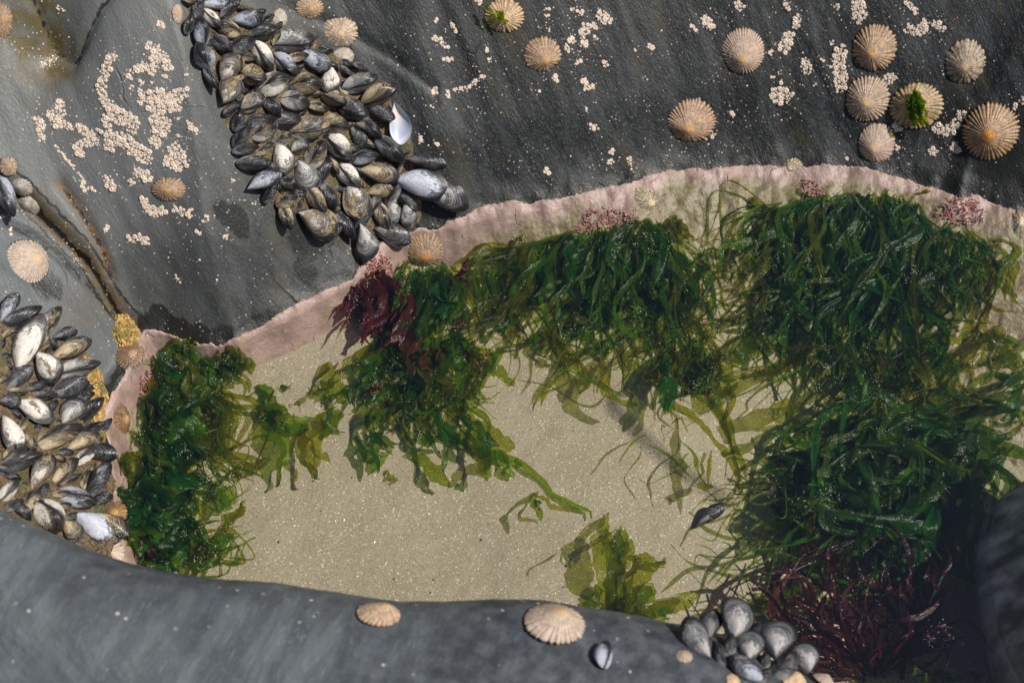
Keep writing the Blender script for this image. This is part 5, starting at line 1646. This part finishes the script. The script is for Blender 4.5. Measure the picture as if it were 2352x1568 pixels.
for p_, w_, mt in (([(700, 250), (520, 310), (380, 370), (200, 380), (0, 400)], 75, 'y'), ([(300, 20), (200, 130), (110, 250), (50, 350)], 85, 'g'), ([(1970, 0), (1950, 180), (1850, 320), (1720, 480), (1640, 620)], 130, 'y'),
                   ([(1750, 0), (1800, 100), (1920, 60)], 90, 'y'), ([(2130, 0), (2160, 120), (2120, 240)], 90, 'y'), ([(2350, 300), (2200, 270), (2080, 250)], 120, 'g'), ([(1500, 130), (1560, 300), (1580, 480), (1560, 640)], 110, 'y'),
                   ([(860, 180), (870, 400), (960, 520), (1040, 600), (1200, 560)], 50, 'd'), ([(600, 620), (480, 640), (420, 720), (440, 770)], 80, 'y'), ([(1060, 580), (900, 610), (700, 640)], 34, 'y')):
    frond(c4, VP('Y', p_), w_ * VS('Y'), mt)
frond(c4, [(2080, 470), (2110, 450), (2140, 440)], 12, 'y')
frond(c4, [(1760, 480), (1740, 465), (1725, 452)], 12, 'y')

# --- drowned mass in the shaded corner
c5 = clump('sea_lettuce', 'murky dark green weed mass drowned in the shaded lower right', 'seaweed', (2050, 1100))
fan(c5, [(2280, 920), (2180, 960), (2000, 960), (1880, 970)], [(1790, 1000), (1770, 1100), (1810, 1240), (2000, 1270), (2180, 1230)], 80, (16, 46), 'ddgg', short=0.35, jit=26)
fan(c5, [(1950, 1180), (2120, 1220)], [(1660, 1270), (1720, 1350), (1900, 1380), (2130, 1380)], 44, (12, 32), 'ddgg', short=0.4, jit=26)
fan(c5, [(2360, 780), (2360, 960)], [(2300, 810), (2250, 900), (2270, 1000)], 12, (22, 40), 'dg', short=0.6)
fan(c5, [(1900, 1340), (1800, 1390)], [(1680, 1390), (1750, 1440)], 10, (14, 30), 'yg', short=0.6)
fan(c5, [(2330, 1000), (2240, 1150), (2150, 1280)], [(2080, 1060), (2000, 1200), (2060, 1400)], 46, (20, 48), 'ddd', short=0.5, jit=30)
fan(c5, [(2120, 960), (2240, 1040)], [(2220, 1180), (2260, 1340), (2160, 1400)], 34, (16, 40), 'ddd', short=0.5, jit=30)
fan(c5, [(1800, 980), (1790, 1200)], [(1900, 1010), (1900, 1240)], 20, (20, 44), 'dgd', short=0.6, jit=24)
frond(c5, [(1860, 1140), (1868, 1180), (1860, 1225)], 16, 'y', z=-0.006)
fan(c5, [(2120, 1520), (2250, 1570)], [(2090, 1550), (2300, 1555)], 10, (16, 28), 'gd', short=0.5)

# --- small bottom clump
c6 = clump('sea_lettuce', 'small light green weed tuft on the sand above near ledge', 'seaweed', (1430, 1380))
for p_, w_, mt in (([(1385, 1420), (1395, 1350), (1390, 1280), (1385, 1215)], 46, 'y'), ([(1400, 1420), (1420, 1360), (1415, 1300), (1430, 1215)], 34, 'g'), ([(1420, 1430), (1445, 1370), (1480, 1310), (1530, 1290)], 34, 'y'),
                   ([(1410, 1420), (1450, 1390), (1480, 1370), (1500, 1340)], 30, 'g'), ([(1440, 1430), (1500, 1400), (1560, 1385), (1610, 1360)], 26, 'y'), ([(1380, 1430), (1370, 1390), (1372, 1340)], 30, 'g'),
                   ([(1430, 1410), (1440, 1340), (1470, 1280)], 24, 'y'), ([(1400, 1400), (1440, 1400), (1480, 1415)], 34, 'y'), ([(1500, 1420), (1540, 1400)], 24, 'g'), ([(1400, 1330), (1430, 1290), (1450, 1235)], 22, 'y')):
    frond(c6, p_, w_, mt, taper=0.3)
frond(c6, VP('U', [(1165, 1290), (1150, 1400), (1140, 1500), (1130, 1600)]), 60 * VS('U'), 'y')
frond(c6, VP('U', [(1260, 1390), (1220, 1480), (1200, 1600)]), 34 * VS('U'), 'y')
frond(c6, VP('S', [(2060, 40), (2160, 50), (2290, 110)]), 50 * VS('S'), 'y')
frond(c6, VP('S', [(1650, 0), (1635, 60), (1650, 95)]), 12 * VS('S'), 'g')

sc_ = clump('green_scrap', 'torn green scraps drifting between left and middle weed', 'seaweed', (650, 890))
frond(sc_, [(635, 890), (650, 897), (668, 885)], 8, 'g', z=-0.004)
frond(sc_, [(710, 900), (720, 905), (738, 892)], 10, 'y', z=-0.004)
frond(sc_, [(600, 890), (608, 888)], 4, 'g', z=-0.004)
# --- red weed
r1 = clump('red_seaweed', 'dark red dulse fronds under the left of the middle weed', 'seaweed', (880, 660))
fan(r1, [(905, 640), (870, 620), (840, 650)], [(900, 800), (850, 800), (780, 720)], 20, (24, 62), 'r', short=0.5, jit=12)
for p_, w_ in (([(940, 830), (947, 880), (945, 930), (938, 962)], 26), ([(930, 700), (945, 780), (938, 850)], 30), ([(905, 865), (880, 880), (850, 905)], 16), ([(1040, 640), (1062, 620), (1078, 590)], 7),
               ([(1030, 650), (1060, 640), (1085, 655)], 6), ([(1035, 640), (1060, 628), (1082, 618)], 5), ([(800, 690), (780, 705), (768, 725)], 5), ([(810, 720), (790, 745), (772, 780)], 5)):
    frond(r1, p_, w_, 'r')
fan(r1, [(960, 780), (1060, 790)], [(940, 860), (1080, 880), (1100, 840)], 12, (10, 22), 'r', short=0.5)
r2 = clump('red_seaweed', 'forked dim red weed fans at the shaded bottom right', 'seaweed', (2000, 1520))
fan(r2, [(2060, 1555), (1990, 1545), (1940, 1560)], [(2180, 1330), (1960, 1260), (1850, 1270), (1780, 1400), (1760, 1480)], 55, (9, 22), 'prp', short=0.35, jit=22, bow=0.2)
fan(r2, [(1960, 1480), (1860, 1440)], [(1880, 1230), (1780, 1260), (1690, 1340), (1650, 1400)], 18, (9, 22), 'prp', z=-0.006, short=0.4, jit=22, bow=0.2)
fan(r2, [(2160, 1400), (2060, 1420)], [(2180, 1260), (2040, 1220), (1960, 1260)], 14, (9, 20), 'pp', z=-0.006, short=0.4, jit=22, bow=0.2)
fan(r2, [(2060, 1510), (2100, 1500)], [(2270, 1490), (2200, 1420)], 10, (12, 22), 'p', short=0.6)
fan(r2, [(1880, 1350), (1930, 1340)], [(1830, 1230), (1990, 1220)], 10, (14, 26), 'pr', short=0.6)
r3 = clump('red_seaweed', 'little brick-red weed beside the near ledge at left', 'seaweed', (340, 1290))
fan(r3, [(320, 1300), (350, 1300)], [(290, 1235), (330, 1235), (390, 1250)], 12, (10, 18), 'r', jit=8)
# --- weed growing on limpets
l1 = clump('green_weed', 'bright green weed strand stuck on the top-edge limpet', 'seaweed', V2P('F', 570, 130))
for p_, w_ in (([(450, 50), (500, 70), (540, 120), (545, 170)], 26), ([(540, 70), (580, 110), (620, 150), (630, 190)], 50), ([(560, 80), (600, 130), (650, 170)], 34)):
    frond(l1, VP('F', p_), w_ * VS('F'), 'g', z='shell')
l2 = clump('green_weed', 'dark green weed cap on the wide limpet at right', 'seaweed', V2P('G', 1590, 780))
for k in range(12):
    x0, y0 = 1560 + random.gauss(0, 18), 680 + random.gauss(0, 25)
    frond(l2, VP('G', [(x0, y0), (x0 + random.gauss(20, 25), y0 + 90), (x0 + random.gauss(30, 30), y0 + random.uniform(150, 230))]), random.uniform(26, 50) * VS('G'), 'g', z='shell')

mess(c1, [(345, 830), (420, 800), (540, 840), (530, 950), (470, 1000), (480, 1150), (440, 1290), (320, 1290), (300, 1100), (330, 950)], 70, (14, 46), (40, 110), 'gdgyg', 1.2, 1.5)
mess(c2, [(920, 630), (1040, 640), (1060, 780), (1120, 860), (1060, 960), (860, 980), (800, 900), (880, 800)], 70, (10, 34), (35, 90), 'gdggy', 1.7, 1.5)
mess(c3, [(1230, 560), (1400, 540), (1540, 540), (1600, 700), (1560, 790), (1400, 800), (1200, 790), (1120, 740)], 105, (7, 34), (30, 100), 'gdggy', 1.9, 1.3)
mess(c3, [(1500, 780), (1650, 790), (1660, 950), (1500, 930)], 22, (8, 22), (40, 90), 'gyd', 1.5, 0.9)
mess(c4, [(1780, 500), (1880, 460), (2100, 470), (2260, 560), (2230, 720), (2120, 860), (1950, 900), (1820, 820), (1720, 700)], 130, (7, 36), (30, 110), 'gdggd', 1.6, 1.3)
mess(c4, [(1960, 840), (2200, 820), (2260, 900), (2100, 980), (1960, 960)], 18, (12, 34), (50, 110), 'yyg', 1.4, 1.2)
mess(c5, [(1790, 990), (2000, 960), (2260, 960), (2290, 1100), (2180, 1260), (1900, 1280), (1780, 1150)], 95, (10, 38), (40, 120), 'dgdg', 2.2, 1.5)

fan(c3, [(1220, 600), (1300, 700), (1440, 760), (1560, 760), (1620, 700)], [(1050, 770), (1240, 840), (1420, 880), (1560, 900), (1720, 800)], 46, (3, 10), 'yg', jit=30, bow=0.3)
fan(c4, [(1800, 540), (1790, 700), (1900, 840), (2060, 880), (2200, 780)], [(1640, 600), (1660, 800), (1840, 960), (2060, 1000), (2300, 800)], 60, (3, 11), 'ygy', jit=34, bow=0.3)
fan(c2, [(900, 820), (980, 880), (1080, 860)], [(790, 940), (960, 1060), (1180, 920)], 26, (3, 9), 'yg', jit=24, bow=0.3)
fan(c1, [(430, 900), (480, 1000), (460, 1150)], [(560, 980), (580, 1080), (560, 1180)], 20, (3, 10), 'yg', jit=24, bow=0.3)
fan(c5, [(1850, 1050), (1830, 1200)], [(1720, 1080), (1650, 1260)], 24, (4, 12), 'yg', jit=30, bow=0.3)

# build every frond in one batch
allp = np.vstack([j['sp'] for j in JOBS])
GP, _n = hit(allp[:, 0], allp[:, 1])
ci = 0
grain_pts = []
shell_h = {}
for j in JOBS:
    n = len(j['sp'])
    g_ = GP[ci:ci + n]
    ci += n
    rs = random.Random(j['seed'])
    sp = j['sp']
    t = np.linspace(0, 1, n)
    if j['z'] == 'shell':
        view = -rays(sp[:, 0], sp[:, 1])
        c_ = g_ + view * (0.0125 + 0.002 * rs.random() + 0.002 * np.sin(t * 6 + rs.random() * 6))[:, None]
    else:
        zg = g_[:, 2]
        if j['z'] is None:
            lo_, hi_ = min(zg[-1] + 0.004, -0.006), -0.004
            zt = lo_ + (hi_ - lo_) * rs.random() ** 0.8
        else:
            zt = j['z']
        z0 = zg[0] + j['root_dz'] + rs.uniform(0, 0.003)
        z = z0 + (zt - z0) * sstep(0, 0.6, t) + 0.002 * np.sin(t * rs.uniform(4, 11) + rs.uniform(0, 6))
        z = np.minimum(z, np.where(zg > 0.0, zg + 0.006, -0.0025))
        under = z < zg + 0.0025
        c_ = at_z(sp[:, 0], sp[:, 1], z)
        c_[under] = g_[under] + np.array((0, -0.3, 1.0)) * 0.003
    sz = px_size(c_[0])
    w0 = j['w'] * sz * 0.5
    tg = np.gradient(c_, axis=0)
    tg /= np.linalg.norm(tg, axis=1)[:, None] + 1e-9
    view = -rays(sp[:, 0], sp[:, 1])
    sd = np.cross(tg, view)
    sd /= np.linalg.norm(sd, axis=1)[:, None] + 1e-9
    up_ = np.cross(sd, tg)
    tw = rs.uniform(-0.7, 0.7) + rs.uniform(-0.8, 0.8) * t
    s2 = sd * np.cos(tw)[:, None] + up_ * np.sin(tw)[:, None]
    u2 = np.cross(s2, tg)
    prof_ = (0.30 + 0.70 * sstep(0, 0.35, t)) * (1 - j['taper'] * sstep(0.55, 1.0, t)) * (1 - 0.75 * sstep(0.90, 1.0, t))
    ph = rs.uniform(0, 50)
    V, nv_ = [], 7
    vs = np.linspace(-1, 1, nv_)
    wl = 1 + 0.9 * fbm(t * 4.5 + ph, 0 * t, j['seed'], 3) + 0.6 * vn(t * 15 + ph, 0 * t, j['seed'] + 3)
    wr = 1 + 0.9 * fbm(t * 4.5 + ph + 9, 0 * t, j['seed'] + 1, 3) + 0.6 * vn(t * 15 + ph + 4, 0 * t, j['seed'] + 4)
    ruf = min(0.0035, w0 * 0.45)
    P_ = []
    for v in vs:
        ww = w0 * prof_ * (wl if v < 0 else wr) * v
        zz = ruf * abs(v) * np.sin(t * rs.uniform(9, 20) + ph + v * 1.5) + ruf * 0.5 * np.sin(t * 7 + ph * 2 + v * 2)
        P_.append(c_ + s2 * ww[:, None] + u2 * zz[:, None])
    A = np.stack(P_, 1).reshape(-1, 3)
    gz = ground(A[:, 0], A[:, 1])
    if j['z'] != 'shell':
        A[:, 2] = np.maximum(A[:, 2], gz + 0.0012)
        A[:, 2] = np.where((gz < -0.004), np.minimum(A[:, 2], -0.0012), A[:, 2])
    loc = np.array(j['parent'].location)
    me = mesh('frond', A - loc, grid_faces(n, nv_), WM[j['mat']])
    obj('blade' if j['w'] > 34 else 'filament' if j['w'] < 9 else 'frond', me, j['parent'])
    if j['z'] != 'shell':
        for _ in range(7):
            k_ = rs.randrange(len(A))
            grain_pts.append(A[k_])

hf = []
for i_ in range(5):
    for k_ in range(10):
        a_ = 6.283 * k_ / 10
        r_ = (1.0, 0.9, 0.65, 0.35, 0.05)[i_] * (1 + 0.25 * math.sin(3 * a_ + i_))
        hf.append((0.004 * r_ * math.cos(a_), 0.004 * r_ * math.sin(a_), 0.0006 * i_ - 0.0006))
HOLD = mesh('holdfast', hf, grid_faces(5, 10, True), WM['d'])
for o_ in CLUMPS:
    if 'limpet' not in o_['label'] or 'hanging' in o_['label'] or 'spreading' in o_['label']:
        obj('holdfast', HOLD, o_)

# ---------------------------------------------------------------- pale grains and gas beads on the weed; pale colour also paints sun sparkle
gp = np.array(grain_pts)
msk = (vn(gp[:, 0] * 45, gp[:, 1] * 45, 400) + 0.6 * vn(gp[:, 0] * 120, gp[:, 1] * 120, 401)) > 0.16
gp = gp[msk]
octa = np.array([(1, 0, 0), (-1, 0, 0), (0, 1, 0), (0, -1, 0), (0, 0, 1), (0, 0, -1)], float)
of = [(0, 2, 4), (2, 1, 4), (1, 3, 4), (3, 0, 4), (2, 0, 5), (1, 2, 5), (3, 1, 5), (0, 3, 5)]
V, f = [], []
for q in gp:
    for _ in range(rng.integers(1, 12) if rng.random() < 0.35 else 1):
        s_ = rng.uniform(0.0002, 0.00045)
        c_ = q + np.array([rng.normal(0, 0.0015), rng.normal(0, 0.0035), 0.0008])
        c_[2] = min(c_[2], -0.0008)
        b0 = len(V) * 6
        V.append(octa * s_ * rng.uniform(0.7, 1.3, 3) + c_)
        f += [tuple(b0 + t_ for t_ in g_) for g_ in of]
m = M('pale_grain')
MAT_GRAIN = m.done(m.princ({'Base Color': (0.60, 0.55, 0.44), 'Roughness': 0.25, 'Specular IOR Level': 0.8}))
obj('sand_grains', mesh('sand_grains', np.vstack(V), f, MAT_GRAIN, False), kind='stuff', label='pale sand grains, gas beads and painted sun sparkle on the weed', cat='grains')

# ---------------------------------------------------------------- coralline tufts
m = M('coralline_branch')
pn = m.noise(m.pos(), 300.0, 3.0)
hz = m.n('SeparateXYZ', {0: m.n('UVMap')}, out=0)
col = m.mix(hz, (0.16, 0.05, 0.045), (0.42, 0.20, 0.17))
col = m.mix(m.ramp(pn, 0.55, 0.75), col, (0.50, 0.33, 0.28))
MAT_TUFT = m.done(m.princ({'Base Color': col, 'Roughness': 0.35}))


def tuft(cxp, cyp, rxp, ryp, n, lab, h=0.007):
    ang = rng.uniform(0, 6.283, n)
    rad = np.sqrt(rng.uniform(0, 1, n))
    px, py = cxp + rxp * rad * np.cos(ang), cyp + ryp * rad * np.sin(ang)
    Q, N = hit(px, py)
    V, UV, f = [], [], []
    for q, nn in zip(Q, N):
        d = nn + rng.normal(0, 0.65, 3)
        d /= np.linalg.norm(d)
        for br in range(3):
            dd_ = d + rng.normal(0, 0.45, 3) * (br > 0)
            dd_ /= np.linalg.norm(dd_)
            L_ = h * rng.uniform(0.5, 1.1) * (1 if br == 0 else 0.7)
            st_ = q + d * (0 if br == 0 else h * 0.35)
            w_ = rng.uniform(0.00035, 0.0006)
            a = np.cross(dd_, (0.3, 0.9, 0.2))
            a /= np.linalg.norm(a)
            b = np.cross(dd_, a)
            b0 = len(V)
            for k_, (tt, ws) in enumerate(((0, 0.7), (0.5, 1.15), (1.0, 0.75))):
                for th in (0, 2.09, 4.19):
                    V.append(st_ + dd_ * L_ * tt + (a * math.cos(th) + b * math.sin(th)) * w_ * ws)
                    UV.append((tt, 0))
            for k_ in range(2):
                for e_ in range(3):
                    e2 = (e_ + 1) % 3
                    f.append((b0 + k_ * 3 + e_, b0 + k_ * 3 + e2, b0 + k_ * 3 + 3 + e2, b0 + k_ * 3 + 3 + e_))
            f.append((b0 + 6, b0 + 7, b0 + 8))
    obj('coralline_tuft', mesh('coralline_tuft', V, f, MAT_TUFT, True, UV), label=lab, cat='seaweed', group='coralline tufts')


tuft(1395, 515, 72, 34, 330, 'wide pink-brown coralline turf left of the dark banded limpet')
tuft(1415, 560, 26, 22, 90, 'small coralline tuft hanging below the wide coralline turf', 0.006)
tuft(1862, 440, 24, 24, 80, 'pink coralline sprig at top of the broad weed fan')
tuft(1890, 470, 34, 22, 70, 'reddish coralline fringe inside the broad weed fan')
tuft(2205, 490, 55, 30, 230, 'bushy pink coralline tuft near the right edge')
tuft(865, 612, 34, 26, 150, 'ruddy coralline patch just below the upper mussels')
tuft(338, 890, 18, 42, 110, 'dusky coralline tuft on pink crust beside left weed')
tuft(1055, 735, 24, 30, 90, 'red-brown coralline wisps right of the middle weed', 0.009)
tuft(1100, 830, 26, 20, 60, 'brown coralline wisps at the lower middle weed', 0.009)
tuft(2130, 1440, 36, 50, 170, 'pink coralline bush drowned near the right boulder', 0.010)

# loose bits on the sand: a few dark and white shell crumbs
m = M('crumb')
rnd = m.n('ObjectInfo', out=5)
MAT_CRUMB = m.done(m.princ({'Base Color': m.mix(m.ramp(rnd, 0.45, 0.55), (0.03, 0.025, 0.022), (0.62, 0.58, 0.52)), 'Roughness': 0.3}))
crumb = mesh('pebble', [tuple(q) for q in octa * np.array((1, 0.7, 0.5))], of, MAT_CRUMB, False)
for k, (x, y) in enumerate(((676, 1208), (770, 1197), (790, 1195), (720, 1105), (1010, 1038), (955, 1060), (1150, 870), (600, 905), (1105, 1240), (860, 1245), (640, 1245), (1300, 1300), (985, 1180), (905, 1330), (1240, 1170))):
    q, _ = hit([x], [y])
    o = obj('shell_fragment', crumb, label=f"tiny shell crumb on the open sand, {('left', 'middle', 'right')[min(2, int((x - 580) / 220))]} part, {'far' if y < 1150 else 'near'} side", cat='fragment', group='crumbs on the sand')
    o.location = q[0] + np.array((0, 0, 0.0006))
    s_ = random.uniform(0.0010, 0.0018)
    o.scale = (s_, s_, s_)
    o.rotation_euler = (random.uniform(-0.4, 0.4), random.uniform(-0.4, 0.4), random.uniform(0, 6))
print('fronds', len(JOBS))

# ---------------------------------------------------------------- bubbles floating on the water
m = M('bubble')
fr = m.n('Fresnel', {'IOR': 1.5})
MAT_BUB = m.done(m.n('MixShader', {0: fr, 1: m.n('BsdfTransparent', {'Color': (0.93, 0.95, 0.95)}), 2: m.n('BsdfGlossy', {'Color': (1, 1, 1), 'Roughness': 0.02})}))
bv = []
for i_ in range(7):
    for k_ in range(14):
        e_ = math.pi / 2 * i_ / 6
        bv.append((math.cos(e_) * math.cos(6.283 * k_ / 14), math.cos(e_) * math.sin(6.283 * k_ / 14), math.sin(e_)))
BUB = mesh('bubble', bv, grid_faces(7, 14, True), MAT_BUB)
for x, y, r_, lab in ((721, 899, 5, 'bubble on a floating green scrap left of the middle weed'), (816, 838, 4, 'bubble beside the red weed'), (1015, 904, 4, 'bubble at the lower middle weed'),
                      (1470, 790, 7, 'large bubble under the centre weed'), (1262, 1001, 3, 'bubble over open sand at the centre'), (470, 905, 4, 'bubble on the left weed'), (455, 860, 3, 'tiny bubble on the left weed'),
                      (1855, 760, 4, 'bubble at the left of the broad weed fan'), (1410, 1312, 4, 'bubble on the small bottom weed tuft')):
    w_ = at_z([x], [y], [0.0002])[0]
    o = obj('bubble', BUB, label='clear air ' + lab, cat='bubble', group='bubbles on the water')
    o.location = w_
    r2 = r_ * px_size(w_)
    o.scale = (r2, r2, r2 * 0.8)
